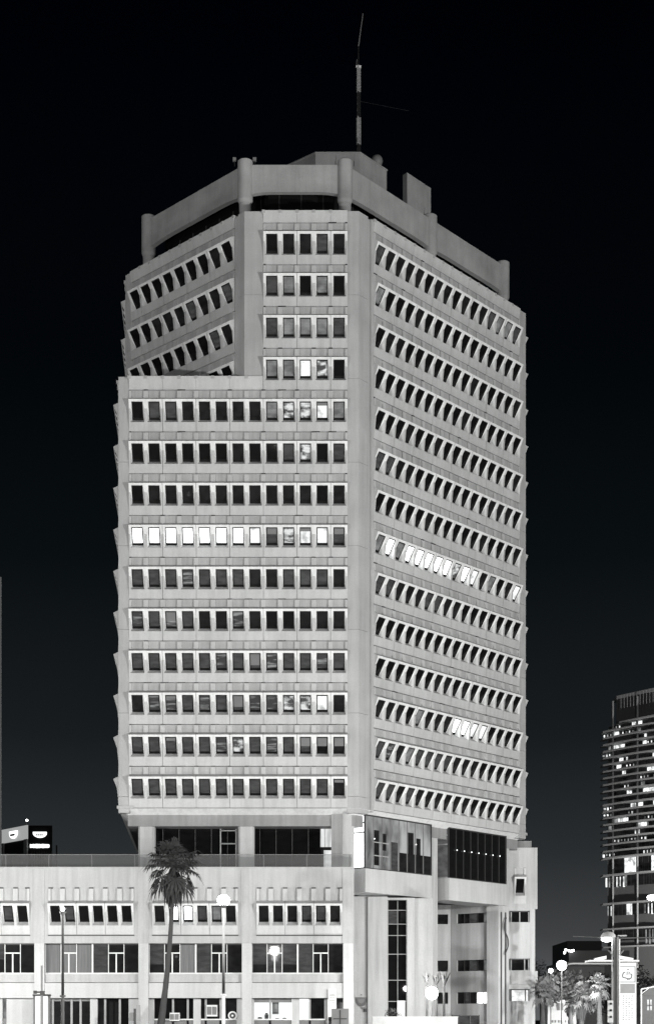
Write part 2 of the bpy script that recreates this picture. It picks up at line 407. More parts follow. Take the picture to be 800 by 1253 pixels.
pier([LF, (-15.971,132.0), (-15.971,132.64), P2(frS,.89,-.64), P2(frS,.89,0)], 18.3, 53.56)
# narrow lighter fold of the corner pier on the left of the lower block
b = MB(); b.box(-16.83, -5.2, 132.6, 132.9, 53.0, 53.58, 'pier'); b.prism(inset([LF,B,L], .55), 53.3, 53.36, 'mid'); tp(b, 'roof_slab')
b = MB(); b.tube([(-16.5,132.5,53.75),(-5.4,132.5,53.75)], [.03,.03], 'dark'); [b.cyl((x,132.5,53.5),(x,132.5,53.75),.025,.025,'dark',6) for x in [-16.5+i*1.3 for i in range(9)]]
tp(b, 'roof_rail')
b = MB(); b.prism(inset(upper, .5), 66.5, 66.62, 'pitch'); tp(b, 'roof_slab')
# soffit: inverted pyramid
b = MB(); b.frust(inset(lower, 1.9), 17.5, inset(lower, -.02), 18.66, 'surround'); tp(b, 'soffit')  # pale surround tone stands in for light cast up onto the soffit
b = MB(); b.box(-16.95, -15.6, 131.9, 132.3, 18.62, 18.86, 'pier'); b.fbox(frR, 23.5, 24.9, -.4, .1, 18.62, 18.86, 'pier'); tp(b, 'corner_ledge')
# recessed storey behind the columns
inn = inset(lower, 2.6)
b = MB(); b.prism(inn, 13.4, 17.52, 'bglass'); tp(b, 'recessed_glazing')
b = MB(); Y0 = 134.6
for i in range(14):
    x = -13.5+i*1.33; b.box(x-.02, x+.02, Y0-.06, Y0-.01, 13.6, 17.5, 'dark')
for x in (270, 289): b.box(wx(x,Y0)-.05, wx(x,Y0)+.05, Y0-.1, Y0-.02, 14.2, 17.4, 'grey')
for y in (1017, 1033): b.box(wx(270,Y0), wx(289,Y0), Y0-.1, Y0-.02, wz(y,Y0)-.05, wz(y,Y0)+.05, 'grey')
tp(b, 'mullion')
b = MB(); b.box(wx(392,Y0), wx(411,Y0), Y0-.05, Y0-.02, wz(1037,Y0), wz(1005.5,Y0), room_glass('terrace_curtain', .35, .75, .2, (5,5,.3)))
b.box(wx(396,Y0), wx(409,Y0), Y0-.06, Y0-.02, wz(1063,Y0), wz(1041,Y0), room_glass('terrace_door', .6, .9, .2)); 
b.box(wx(393,Y0), wx(395,Y0), Y0-.12, Y0-.02, 13.6, wz(1039,Y0), 'frame'); b.box(wx(392,Y0), wx(411,Y0), Y0-.12, Y0-.02, wz(1040,Y0), wz(1038,Y0), 'frame')
tp(b, 'lit_window', label='bright curtained window on the terrace')
# columns
def ccol(cx, cy, w, z1, z0=0, m='pod'):
    b = MB(); k = w/2; ch = .16
    poly = [(cx-k+ch,cy-k),(cx+k-ch,cy-k),(cx+k,cy-k+ch),(cx+k,cy+k-ch),(cx+k-ch,cy+k),(cx-k+ch,cy+k),(cx-k,cy+k-ch),(cx-k,cy-k+ch)]
    b.prism(poly, z0, z1, m); b.prism(inset(poly, -.03), z1-.35, z1-.28, m); return tp(b, 'column')
for x in (179, 301, 422.5): ccol(wx(x,133), 133.6, 1.32, 18.1, 13.6)
def rcol(t, o, w, d, z1, z0=0, m='tile'):
    b = MB(); b.fbox(frR, t-w/2, t+w/2, o-d, o, z0, z1, m); return tp(b, 'column')
c1 = (TX(515,-.9)+TX(534.5,-.9))/2; c2 = (TX(607,-.9)+TX(622,-.9))/2
rcol(c1, -.8, TX(534.5,-.9)-TX(515,-.9)-.1, 1.2, 18.3); rcol(c2, -.75, TX(622,-.9)-TX(607,-.9)-.3, 1.3, 18.3)
cc = rcol(-.2, -.9, 1.5, 1.2, 18.2, 13.5)
# glazed bays
def bay(x0, x1, lit):
    t0 = TX(x0,-.5); t1 = TX(x1,-.5)
    b = MB(); b.fbox(frR, t0, t1, -3.2, -.46, 12.0, 13.95, 'panel'); tp(b, 'bay_base')
    rm = room_glass('bay_interior_lit', .07, .42, .03, (.5,.5,.22), (.35,.65)) if lit else 'k'
    em = room_glass('bay_end_lit', 2.2, 3.0, .3) if lit else room_glass('bay_end_dim', .03, .09, .05)
    b = MB()
    b.face([frR(t0+.02,-.56,14), frR(t1-.02,-.56,14), frR(t1-.02,-.56,18.35), frR(t0+.02,-.56,18.35)], rm)
    if lit:
        z = 14.0; 
        for (q0, q1, za_, zb_) in ((4.6,t1-t0-.05,14.0,15.6),(1.15,1.95,14.3,17.2),(2.3,2.9,15.6,17.0),(3.5,4.5,14.0,16.4),(5.9,6.7,15.6,17.4),(7.1,7.7,15.6,17.0)): b.fbox(frR, t0+q0, t0+q1, -.558, -.548, za_, zb_, M['d'] if q0 != 3.5 else M['g'])
    b.face([frR(t0+.02,-.56,14), frR(t0+.02,-2.3,14), frR(t0+.02,-2.3,18.4), frR(t0+.02,-.56,18.4)], em)
    b.face([frR(t1-.02,-.56,14), frR(t1-.02,-2.3,14), frR(t1-.02,-2.3,18.4), frR(t1-.02,-.56,18.4)], 'k')
    bo = tp(b, 'bay_glazing')
    f = MB(); n = 8
    for i in range(n+1):
        t = t0+(t1-t0)*i/n; wd = .045 if i in (0, n) else .014
        f.fbox(frR, t-wd, t+wd, -.6, -.47, 13.96, 18.36, 'dark' if i in (0,n) else ('dark' if not lit else 'mid'))
    f.fbox(frR, t0, t1, -.6, -.46, 18.27, 18.42, 'dark'); f.fbox(frR, t0, t1, -.6, -.47, 13.95, 14.03, 'dark')
    for z in (14.0, 16.9, 17.7, 18.3): f.fbox(frR, t0-.03, t0+.04, -2.3, -.5, z-.05, z+.05, 'dark' if lit else 'grey')
    f.fbox(frR, t0-.04, t0+.04, -2.36, -2.24, 13.95, 18.35, 'dark')
    if lit:
        for z in (15.1, 16.2): f.fbox(frR, t0+1.1, t0+3.2, -.62, -.52, z-.04, z+.04, 'grey')
    tp(f, 'mullion')
    h = MB()
    for i in range(1, n):
        if lit and i not in (1, 6): continue
        t = t0+(t1-t0)*i/n; h.ball(frR(t,-.42,16.45), .05, M['fitglint'], 8, 6)  # reflected glint on each metal fitting painted as a glow
    tp(h, 'glass_fitting')
bay(446.5, 527.5, True); bay(549, 619, False)
# under the bays: frontal entrance wall with a tall strip window
Y1 = 137.0
b = MB(); b.box(wx(450,Y1), wx(474,Y1), Y1, Y1+5, 0, 11.9, 'tile'); b.box(wx(498,Y1), wx(507,Y1), Y1, Y1+5, 0, 11.8, 'tile')
b.box(wx(425,Y1), wx(450,Y1)-.003, Y1+.3, Y1+5, 0, 11.95, 'tile'); b.box(wx(507,Y1)+.003, wx(530,Y1), Y1+.6, Y1+5, 0, 11.8, 'tile')
tp(b, 'entrance_wall')
b = MB(); xa, xb = wx(474,Y1), wx(498,Y1)
b.face([(xa,Y1+.5,0),(xb,Y1+.5,0),(xb,Y1+.5,11.7),(xa,Y1+.5,11.7)], 'k'); b.box(xa,xb,Y1,Y1+5,11.62,11.8,'tile')
for x in (xa+.03, (xa+xb)/2+.02, xb-.05): b.box(x, x+.05, Y1+.4, Y1+.48, 0, 11.6, 'grey')
for y in (1114,1131,1145,1168,1200,1226): b.box(xa, xb, Y1+.41, Y1+.47, wz(y,Y1)-.03, wz(y,Y1)+.03, 'grey')
b.box(xa+.05, (xa+xb)/2, Y1+.44, Y1+.49, wz(1130,Y1), wz(1115,Y1), 'g'); b.box((xa+xb)/2+.3, xb-.05, Y1+.44, Y1+.49, wz(1128,Y1), wz(1116,Y1), 'd')
b.box(wx(486,Y1), wx(496,Y1), Y1+.3, Y1+.38, .1, wz(1225,Y1), 'white'); tp(b, 'strip_window')
# recess under the second bay: back wall and a side wall with window strips
tq = TX(607,-1.2); Q = frR(tq,-1.2,0); frQ = frame((Q[0],Q[1]), (-nR[0],-nR[1]), (-uR[0],-uR[1]))
kq = (F*Q[0]-151*Q[1])/(151*.6373+F*.7706)
e = frQ(kq,0,0)
b = MB(); wins = [(10.5,11.42),(6.07,7.1),(3.05,4.12)]
zs = [0]+[z for ab in sorted(wins) for z in ab]+[12.3]
b2 = MB()
for i in range(0, len(zs), 2):
    b.fbox(frQ, 0, kq, -.4, 0, zs[i], zs[i+1], 'tile'); b.box(wx(520,e[1]), e[0], e[1], e[1]+.4, zs[i], zs[i+1], 'tile')
for j, (za, zb) in enumerate(sorted(wins)):
    b.fbox(frQ, kq*.86, kq, -.4, -.001, za, zb, 'tile')
    b2 = MB(); b2.fbox(frQ, 0, kq*.86, -.3, -.25, za, zb, 'd')
    for t in (.0, .18, .3, .42, .6, .72, .86): b2.fbox(frQ, kq*t-.03, kq*t+.03, -.25, -.15, za, zb, 'dark')
    for t0_, t1_, k in ((.44,.6,'g'),(.06,.17,'g'),(.19,.29,'m')) if j != 0 else ((.0,.2,'W'),(.23,.44,'W'),(.62,.7,'g')):
        b2.fbox(frQ, kq*t0_, kq*t1_, -.24, -.2, za+.04, zb-.04, k)
    b2.box(wx(533,e[1]), e[0]-.25, e[1]+.25, e[1]+.3, za, zb, 'd'); b2.box(e[0]-.22, e[0]-.001, e[1]+.002, e[1]+.4, za, zb, 'tile'); tp(b2, 'strip_window')
b2 = MB()
b2.box(wx(553,150), wx(586,150), 149.4, 149.5, 0, 1.95, 'g'); 
for x in (553, 562, 575, 586): b2.box(wx(x,149.3)-.05, wx(x,149.3)+.05, 149.25, 149.38, 0, 2.0, 'dark')
tp(b, 'recess_wall'); tp(b2, 'glazed_door')
b = MB()
for x in (613, 618.2):
    p = frR(TX(x,-.7),-.68,0); b.cyl((p[0],p[1],0),(p[0],p[1],11.4),.07,.07,'dark',8)
tp(b, 'drain_pipe')
b = MB(); pts = []
for i in range(26):
    a = i/25; p = frR(TX(618.2-2.6*sin(a*7),-.6),-.5,0); pts.append((p[0],p[1],10.9-3.4*a))
b.tube(pts, [.06]*26, 'dark', 6); tp(b, 'loose_cable')

# crown: open ring on posts
cr_p = [ (wx(182,143.8),143.8), (wx(300,134.5),134.5), (wx(422,134.5),134.5) ]
t_ = [11.88, 23.4]
for t in t_: cr_p.append((1.48+t*uR[0], 134.5+t*uR[1]))
cr_p[0] = (-6.72-12.9*.6947+.0, 134.5+12.9*.7193)
back = [(cr_p[4][0]-1.0, 172), (6, 182), (-8, 182), (-17.2, 163)]
ring = cr_p+back
zt, zb0 = 71.88, 69.35
def beam(p, q, arch=.32, z1=zt, z0=zb0, th=.45):
    b = MB(); p = Vector(p); q = Vector(q); t = (q-p).normalized(); nn = Vector((t.y,-t.x)); Ln = (q-p).length; n = 12
    for i in range(n):
        f0, f1 = i/n, (i+1)/n
        a0 = z0+arch*min(1, min(f0,1-f0)*5)**.8; a1 = z0+arch*min(1, min(f1,1-f1)*5)**.8
        P0 = p+t*Ln*f0; P1 = p+t*Ln*f1
        b.hexa([(*(P0+nn*th/2),a0),(*(P1+nn*th/2),a1),(*(P1-nn*th/2),a1),(*(P0-nn*th/2),a0),(*(P0+nn*th/2),z1),(*(P1+nn*th/2),z1),(*(P1-nn*th/2),z1),(*(P0-nn*th/2),z1)], 'crown')
    tp(b, 'crown_beam')
beam(ring[0], ring[1], .25); beam(ring[1], ring[2], .3); beam(ring[2], ring[3], .12); beam(ring[3], ring[4], .12)
for i in range(4, 9): beam(ring[i], ring[(i+1)%9], .2)
for i, p in enumerate(ring):
    b = MB(); b.cyl((p[0],p[1],69.0),(p[0],p[1],zt+.35),.62,.62,'crown',24); b.cyl((p[0],p[1],zt+.35),(p[0],p[1],zt+.45),.62,.5,'crown',24)
    b.cyl((p[0],p[1],68.75),(p[0],p[1],69.0),.5,.62,'crown',24); b.cyl((p[0],p[1],66.4),(p[0],p[1],68.75),.48,.5,'crown',24)
    b.cyl((p[0],p[1],67.3),(p[0],p[1],67.42),.53,.53,'dark',24)
    tp(b, 'crown_post', smooth=True)
pen = inset(upper, 4.2)
b = MB(); b.prism(pen, 66.6, 70.6, 'pitch'); b.prism(inset(upper, 3.4), 70.6, 71.0, 'pitch')
for i in range(len(pen)):
    p, q = Vector(pen[i]), Vector(pen[(i+1)%len(pen)])
    n = int((q-p).length/1.6)
    for j in range(n): r_ = p.lerp(q, (j+.5)/n); b.cyl((r_.x,r_.y,66.6),(r_.x,r_.y,70.6),.06,.06,'dark',6)
tp(b, 'penthouse')
# plant rooms on the roof
Yb = 147.0
fa = (wx(386,Yb),Yb); fb = (wx(440.5,Yb),Yb)
zb = wz(187,Yb)
tt_ = (73*Yb-F*fb[0])/(F*uR[0]-73*uR[1])
fc = (fb[0]+uR[0]*tt_, fb[1]+uR[1]*tt_)
fd = (fa[0]-3.6*.76, fa[1]+3.6*.65)
poly = [fa, fb, fc, (fc[0]-4,fc[1]+4), (fd[0],fd[1]+6), fd]
b = MB(); b.prism(poly, 70.5, zb, 'crown'); b.prism(inset(poly,-.06), zb-.02, zb+.1, 'crown'); tp(b, 'plant_room')
Yc = 151.0; s0_ = (wx(498,Yc),Yc); tt_ = (127*Yc-F*s0_[0])/(F*uR[0]-127*uR[1]); s1_ = (s0_[0]+uR[0]*tt_, s0_[1]+uR[1]*tt_)
b = MB(); b.prism([s0_, s1_, (s1_[0]-.4,s1_[1]+.5), (s0_[0]-.4+.02,s0_[1]+.5)], 68, wz(210.5,Yc), 'crown'); tp(b, 'plant_screen_wall')

# things standing on the roof
Ym = 150.0; mx_ = wx(438.5,Ym)
mast = thing('antenna_mast', 'slim banded lattice mast with a thin whip on the tower roof', 'antenna', (mx_, Ym, 71))
def lattice(z0, z1, r, m, name='mast_section'):
    b = MB(); n = max(2, int((z1-z0)/.5))
    cs = [Vector((r*cos(a), r*sin(a), 0)) for a in (.3, .3+2*pi/3, .3+4*pi/3)]
    for c_ in cs: b.cyl(c_+Vector((0,0,z0)), c_+Vector((0,0,z1)), .05, .05, m, 6)
    for i in range(n):
        za, zb_ = z0+(z1-z0)*i/n, z0+(z1-z0)*(i+1)/n
        for j in range(3): b.cyl(cs[j]+Vector((0,0,za)), cs[(j+1)%3]+Vector((0,0,zb_)), .03, .03, m, 5)
    b.cyl((0,0,z0),(0,0,z1),.07,.07,m,6)
    return b.build(name, mast)
mz = lambda y: wz(y,Ym)-71
M['mastred'] = plain('mast_dark_band', .018, .5)
lattice(0, mz(176), .16, 'mastred'); lattice(mz(176), mz(143), .18, 'grey'); lattice(mz(143), mz(112), .16, 'mastred'); lattice(mz(112), mz(80), .16, 'grey')
b = MB(); b.cyl((0,0,mz(80)),(0,0,mz(56)),.05,.04,'mastred',6); b.cyl((0,0,mz(56)),((5.5)*.075,0,mz(16)),.045,.03,'mid',6)
b.box(-.22,.24,-.1,.1,mz(82),mz(80),'white'); b.cyl((-.2,0,mz(80)),(-.14,0,mz(72)),.025,.02,'mid',5); b.build('whip', mast)
b = MB(); b.cyl((0,0,mz(123)),(wx(500,Ym)-mx_,0,mz(135)),.01,.01,'dark',5); b.build('side_aerial', mast)
dish = thing('satellite_dish', 'round dish aerial behind the roof plant room', 'satellite dish', (wx(461,151), 150.8, wz(203,151)))
b = MB(); b.cyl((0,0,-2),(0,0,.3),.06,.06,'mid',8); b.build('dish_post', dish)
b = MB(); b.ball((0,.2,.5),.55,'mid',16,8,1,None); b.build('reflector', dish, True)
for i, (x, y, lab) in enumerate([(287,199,'small floodlight left of the roof ring post above the fold of the facade'),(311.5,198,'small floodlight right of the roof ring post above the fold of the facade'),(410.5,198,'small aerial on the roof ring just left of the second post'),(433,204,'small aerial on the roof ring just right of the second post'),(519,258,'small aerial on the roof ring beside the third post')]):
    Yr = 134.5 if x < 500 else 143.3
    t = thing('roof_lamp' if i < 2 else 'roof_aerial', lab, 'floodlight' if i < 2 else 'aerial', (wx(x,Yr), Yr, zt+.0))
    b = MB(); b.cyl((0,0,0),(0,0,.45),.03,.03,'dark',6); b.build('stem', t)
    b = MB(); b.box(-.14,.14,-.12,.1,.42,.68,'mid') if i < 2 else b.cyl((0,0,.4),(.05,0,1.0),.04,.02,'mid',6); b.build('head', t)

# ------------------------------------------------------------------ podium
YP = 130.0; frP = frame((0,YP),(1,0),(0,-1))
XR = 2.12; XL = -58
pod = thing('podium_block', 'long pale three storey concrete wing before the tower, glass rail on top', 'building', (-20, 136, 0))
def pp(mb, name, smooth=False, label=None, parent=None):
    o = mb.build(name, smooth=smooth)
    keep(o, pod)
    if label: o['label'] = label
    return o
groups = [-5.59-8.28*i for i in range(7)]; GW = 6.8; wP = GW/6
zj = 8.34; ztop = 13.63; zf = 7.65
b = MB()
xs = []
for gx in sorted(groups): xs += [gx, gx+GW]
xs = [XL]+xs+[XR]
b.box(XL, XR, YP, YP+.5, zf, zj-.0, 'pod'); b.box(XL, XR, YP, YP+.5, zj+3.72, ztop, 'pod')
for i in range(0, len(xs), 2): b.box(xs[i], xs[i+1], YP+.001, YP+.5, zj, zj+3.72, 'pod')
b.box(XL, XR, YP+.5, YP+22, 13.2, ztop-.1, 'pod'); b.box(XR-.5, XR-.003, YP+.5, YP+1.9, 0, ztop-.003, 'pod')
b.box(XL, XR-.6, YP+2.6, YP+20, 0.1, 13.1, 'core')
pp(b, 'fascia')
b = MB()
colx = [1.70, -6.37, -14.59, -22.88, -31.15, -39.4, -47.7]
for x in colx: b.box(x-.46, x+.44, YP-.05, YP+.01, zf+.01, ztop-.01, 'pod')
b.box(XL, XR+.05, YP-.1, YP+.2, ztop-.0, ztop+.1, 'pod')
pp(b, 'fascia_strip')
podwin = {-5.59: 'dddggd', -13.87: 'dWWgmd', -22.15: 'kgkkkk', -30.43: 'dddkgk'}
wm = MB(); win_frame(wm, frame((0,0),(1,0),(0,-1)), 0, 0, wP); mfp = wm.mesh('window')
for gi, gx in enumerate(groups):
    b = MB(); band(b, frP, gx, wP, 6, zj, 'podcol', 'pod', rib_top=3.66, wall_top=3.719, rib_out=.13)
    for i in range(7):
        s = min(max(gx+i*wP, gx+.19), gx+GW-.19); b.box(s-.17, s+.17, YP-.09, YP+.1, zj+3.66, zj+3.76, 'dark')
    b.box(gx-.03, gx+GW+.03, YP-.1, YP+.0, zj-.10, zj-.01, 'dark'); pp(b, 'window_box')
    key = [k for k in podwin if abs(k-gx) < .05]
    for i in range(6):
        k = podwin[key[0]][i] if key else 'd'
        if gi > 3: k = 'd'
        o = bpy.data.objects.new('window', mfp); COL.objects.link(o); o.parent = pod
        o.location = Vector((gx+(i+.5)*wP, YP, zj))-pod.location
        p = bpy.data.objects.new('pane', pane_for(k, wP, pane_mesh)); COL.objects.link(p); p.parent = o
for x in colx:
    b = MB(); b.box(x-.4, x+.38, YP+.03, YP+.75, 0, zf-.001, 'podcol'); pp(b, 'column')
# middle floor: ribbon glazing between the columns
kinds = [['d','g','d','g','d','d'],['d','d','curtain','g','d','d'],['curtain','curtain','curtain','g','d','d'],['d','d','g','d','d','d']]
cs = sorted(colx, reverse=True)
for bi in range(len(cs)-1):
    x1 = cs[bi]-.4; x0 = cs[bi+1]+.38; W_ = x1-x0; yy = YP+.85
    f = MB(); ed = [0,.165,.33,.5,.67,.835,1]
    for i, e_ in enumerate(ed): wd = .12 if i == 3 else .05; f.box(x0+W_*e_-wd/2, x0+W_*e_+wd/2, yy-.15, yy, 5.26, 7.64, 'white')
    f.box(x0, x1, yy-.12, yy, 5.24, 5.33, 'white'); f.box(x0, x1, yy-.12, yy, 7.56, 7.64, 'dark')
    for i in (1, 4):
        a = x0+W_*ed[i]; c_ = x0+W_*ed[i+1]; f.box(a, c_, yy-.13, yy-.01, 6.86, 6.95, 'white'); f.box((a+c_)/2-.05, (a+c_)/2+.05, yy-.13, yy-.01, 5.3, 6.88, 'white')
    fo = pp(f, 'window')
    for i in range(6):
        p = MB(); k = kinds[bi % 4][i]; a = x0+W_*ed[i]; c_ = x0+W_*ed[i+1]
        p.face([(a,yy-.02,5.3),(c_,yy-.02,5.3),(c_,yy-.02,7.6),(a,yy-.02,7.6)], k)
        if i in (0, 2, 3) and k != 'curtain': p.face([(a,yy-.03,6.0+.4*(i%2)),(c_,yy-.03,6.0+.4*(i%2)),(c_,yy-.03,7.6),(a,yy-.03,7.6)], 'g')
        po = p.build('pane'); po.parent = fo
b = MB(); b.box(XL, XR-.003, YP+.30, YP+1.1, 4.55, 5.2, 'pod'); b.box(XL, XR-.003, YP+.12, YP+1.15, 3.3, 4.5, 'podcol'); b.box(XL, XR-.003, YP+.2, YP+1.2, 5.16, 5.24, 'podcol')
pp(b, 'spandrel')
# ground floor: piers, mullions, dark glass; two lit rooms
gy = YP+1.25
b = MB(); gl = MB()
def GX(px): return wx(px, gy)
for (a, c_) in ((-60,-35),(-17,4),(9,42),(111,120),(158,170),(181,189),(237,246),(290,297),(308,311),(357.5,366),(400,402),(424,433)):
    b.box(GX(a), GX(c_), gy-.35, gy+.3, 0, 3.3, 'podcol')
for x in (3, 15, 65, 88, 99, 129, 147, 212, 230, 252, 270, 330.5, 379, 398, -8, -30): b.box(GX(x)-.08, GX(x)+.08, gy-.2, gy+.1, 0, 3.3, 'grey')
b.box(GX(16), GX(41), gy-.25, gy, wz(1247,gy), wz(1245,gy), 'white'); b.box(GX(-4), GX(41), gy-.2, gy, 0, wz(1247,gy), 'mid')
b.box(GX(61), GX(111), gy-.15, gy, 3.05, 3.3, 'mid'); b.box(GX(311), GX(357), gy-.18, gy, 2.95, 3.3, 'mid')
for a, c_ in ((311,357),(366,398),(189,237),(246,290)): b.box(GX(a), GX(c_), gy-.3, gy, wz(1249,gy), wz(1247.4,gy), 'white'); b.box(GX(a), GX(c_), gy-.2, gy, 0, wz(1249,gy), 'mid')
pp(b, 'ground_floor_wall')
for (a, c_, k) in ((-60,3,'d'),(3,15,'m'),(16,42,'k'),(54,65,'g'),(65,88,'d'),(88,111,'d'),(120,129,'d'),(130,147,'k'),(148,158,'k'),(189,237,'k'),(246,253,'d'),(253,290,'d'),(379,400,'d')):
    gl = MB(); gl.face([(GX(a),gy+.02,0),(GX(c_),gy+.02,0),(GX(c_),gy+.02,3.3),(GX(a),gy+.02,3.3)], k); pp(gl, 'shop_window')
b = MB()   # lit rooms with real depth
rl = emit('lit_room_wall', 1, 1.25, False); rd = concrete('lit_room_side', .7, 0, .05)
for (a, c_) in ((308,357.5),(366,379)):
    x0, x1 = GX(a), GX(c_)
    b.face([(x0,gy+1.0,.5),(x1,gy+1.0,.5),(x1,gy+1.0,3.25),(x0,gy+1.0,3.25)], rl)
    b.face([(x0,gy,.5),(x0,gy+1.0,.5),(x0,gy+1.0,3.25),(x0,gy,3.25)], rd); b.face([(x1,gy,.5),(x1,gy+1.0,.5),(x1,gy+1.0,3.25),(x1,gy,3.25)], rd)
    b.face([(x0,gy,1.4),(x1,gy,1.4),(x1,gy+1.0,1.4),(x0,gy+1.0,1.4)], rd)
pp(b, 'lit_room', label='brightly lit room behind the ground floor window')
# hollow the core for the rooms: the room sits in front of the core wall
b = MB(); b.face([(GX(308),gy+.01,.5),(GX(379),gy+.01,.5),(GX(379),gy+.01,3.0),(GX(308),gy+.01,3.0)], 'pane'); pp(b, 'shop_pane')
# glass balustrade
b = MB(); b.face([(XL,YP+.35,ztop+.05),(XR-.1,YP+.35,ztop+.05),(XR-.1,YP+.35,ztop+1.12),(XL,YP+.35,ztop+1.12)], 'clear'); 
for x in (2.0,): b.face([(x,YP+.35,ztop+.05),(x,YP+3.2,ztop+.05),(x,YP+3.2,ztop+1.12),(x,YP+.35,ztop+1.12)], 'clear')
pp(b, 'glass_balustrade')
b = MB()
for i in range(20): x = XR-.3-i*1.75*2*.98; b.box(x-.04, x+.04, YP+.38, YP+.46, ztop, ztop+1.1, 'mid')
b.box(XL, XR-.1, YP+.33, YP+.37, ztop+1.1, ztop+1.14, 'mid'); pp(b, 'balustrade_post')

# things near / inside the podium
def ac(x0, x1, y0, y1, label, Y=gy-.3, fan=False):
    t = thing('air_conditioner', label, 'air conditioner', (wx((x0+x1)/2,Y), Y, wz(y1,Y)), 'air conditioners in the ground floor windows')
    w = (x1-x0)*Y/F/2; h = (y1-y0)*Y/F
    b = MB(); b.box(-w,w,-.35,.2,0,h,'white'); b.build('casing', t)
    b = MB()
    for i in range(2): b.box(-w*.9+i*w*.95, -w*.9+i*w*.95+w*.83, -.37, -.351, h*.15, h*.85, 'mid')
    b.build('grille', t); return t
ac(208, 220, 1240, 1250, 'squat white air conditioner right of the palm trunk')
ac(253, 266, 1230.5, 1244.5, 'boxy grey fronted air conditioner in the window left of the tall white lamp pole')
t = thing('wall_fan', 'round dark fan with a white rim beside the white lamp pole', 'fan', (wx(284.5,gy-.4), gy-.4, wz(1243.5,gy-.4)))
b = MB(); b.cyl((0,-.06,0),(0,.1,0),.36,.36,'white',24); b.build('rim', t); b = MB(); b.cyl((0,-.09,0),(0,-.065,0),.24,.24,'dark',24); b.cyl((0,-.12,0),(0,-.095,0),.09,.09,'white',16); b.build('blades', t)
b = MB(); t = thing('poster', 'tall grey poster hanging in the bright ground floor room', 'poster', (wx(337,gy+.4), gy+.5, wz(1242,gy+.4)))
b.box(-.27,.27,-.02,.02,0,1.45,'mid'); b.build('sheet', t); b = MB(); b.box(-.05,.12,-.03,-.021,.45,1.1,'grey'); b.box(-.2,.2,-.03,-.021,.1,.2,'dark'); b.build('print', t)
for (x, w, h, lab) in ((326,.17,.5,'tall dark jar on the sill of the bright room'),(318,.2,.18,'low rounded pot on the sill of the bright room'),(339,.17,.1,'left flat dark tray on the sill of the bright room'),(348,.17,.12,'right flat dark tray on the sill of the bright room')):
    t = thing('jar' if h > .15 else 'tray', lab, 'jar' if h > .15 else 'tray', (wx(x,gy+.15), gy+.2, 1.62))
    b = MB(); b.cyl((0,0,0),(0,0,h*.6),w*.9,w,'dark',14); b.cyl((0,0,h*.6),(0,0,h),w,w*.55,'mid',14); b.build('body', t, True)
t = thing('notice_board', 'white notice board with four lines of dark writing by the corner column', 'notice board', (wx(406.5,YP), YP-.02, wz(1245,YP)))
b = MB(); b.box(-.32,.32,0,.05,0,(1245-1211)*.065,'white'); b.build('board', t)
b = MB()
for r_ in range(4):
    x = -.24; zz = (1245-1219-r_*3.1)*.065
    while x < .22:
        w = random.uniform(.03,.07); b.box(x, x+w*.7, -.012, -.002, zz, zz+(.09 if r_ == 0 else .055), 'dark'); x += w+.012
b.build('lettering', t)
# electrical cabinet with a cross frame
t = thing('service_cabinet', 'grey cabinet with a dark cross bar in front of the corner column', 'cabinet', (wx(416,120), 120, 0))
b = MB(); hc = wz(1235,120); b.box(-.63,.63,0,.6,0,hc,'mid'); b.build('casing', t); b = MB(); b.box(-.05,.05,-.05,-.002,0,hc-.1,'dark'); b.box(-.5,.5,-.055,-.003,hc-.78,hc-.7,'dark'); b.build('cross_bar', t)
# emblem and small bracket on the entrance wall
Ye = Y1+.25
t = thing('wall_emblem', 'shield shaped emblem fixed to the wall beside the podium corner', 'emblem', (wx(442,Ye), Ye, wz(1224,Ye)))
b = MB(); pts = [(.47*cos(pi+pi*i/16), -.0, .62*sin(pi+pi*i/16)) for i in range(17)]
pts = [(.47*cos(a), .0, .70*sin(a)+.12) for a in [pi+pi*i/16 for i in range(17)]]
fr_ = [(p[0],-.06,p[2]) for p in pts]; bk = 0
def slab(mb, pts, y0, y1, m):
    n = len(pts); mb.face([(p[0],y0,p[2]) for p in pts], m); mb.face([(p[0],y1,p[2]) for p in reversed(pts)], m)
    for i in range(n):
        a, c_ = pts[i], pts[(i+1)%n]; mb.face([(a[0],y0,a[2]),(c_[0],y0,c_[2]),(c_[0],y1,c_[2]),(a[0],y1,a[2])], m)
slab(b, pts, -.06, .04, plain('emblem_dark', .10)); b.build('shield', t)
b = MB(); slab(b, [(p[0]*.6-.02, 0, p[2]*.55) for p in pts], -.075, -.062, 'mid'); b.box(-.47,.47,-.08,-.061,.13,.22,'mid'); b.box(-.06,.06,-.07,0,.36,.46,'mid'); b.build('device', t)
t = thing('wall_bracket', 'little dark bracket under the shield emblem', 'bracket', (wx(446.5,Y1+.2), Y1+.2, wz(1239,Y1)))
b = MB(); b.box(-.22,.22,-.1,.08,.28,.42,'mid'); b.box(-.1,-.03,-.08,.08,0,.3,'dark'); b.box(.03,.1,-.08,.08,0,.3,'dark'); b.build('arms', t)

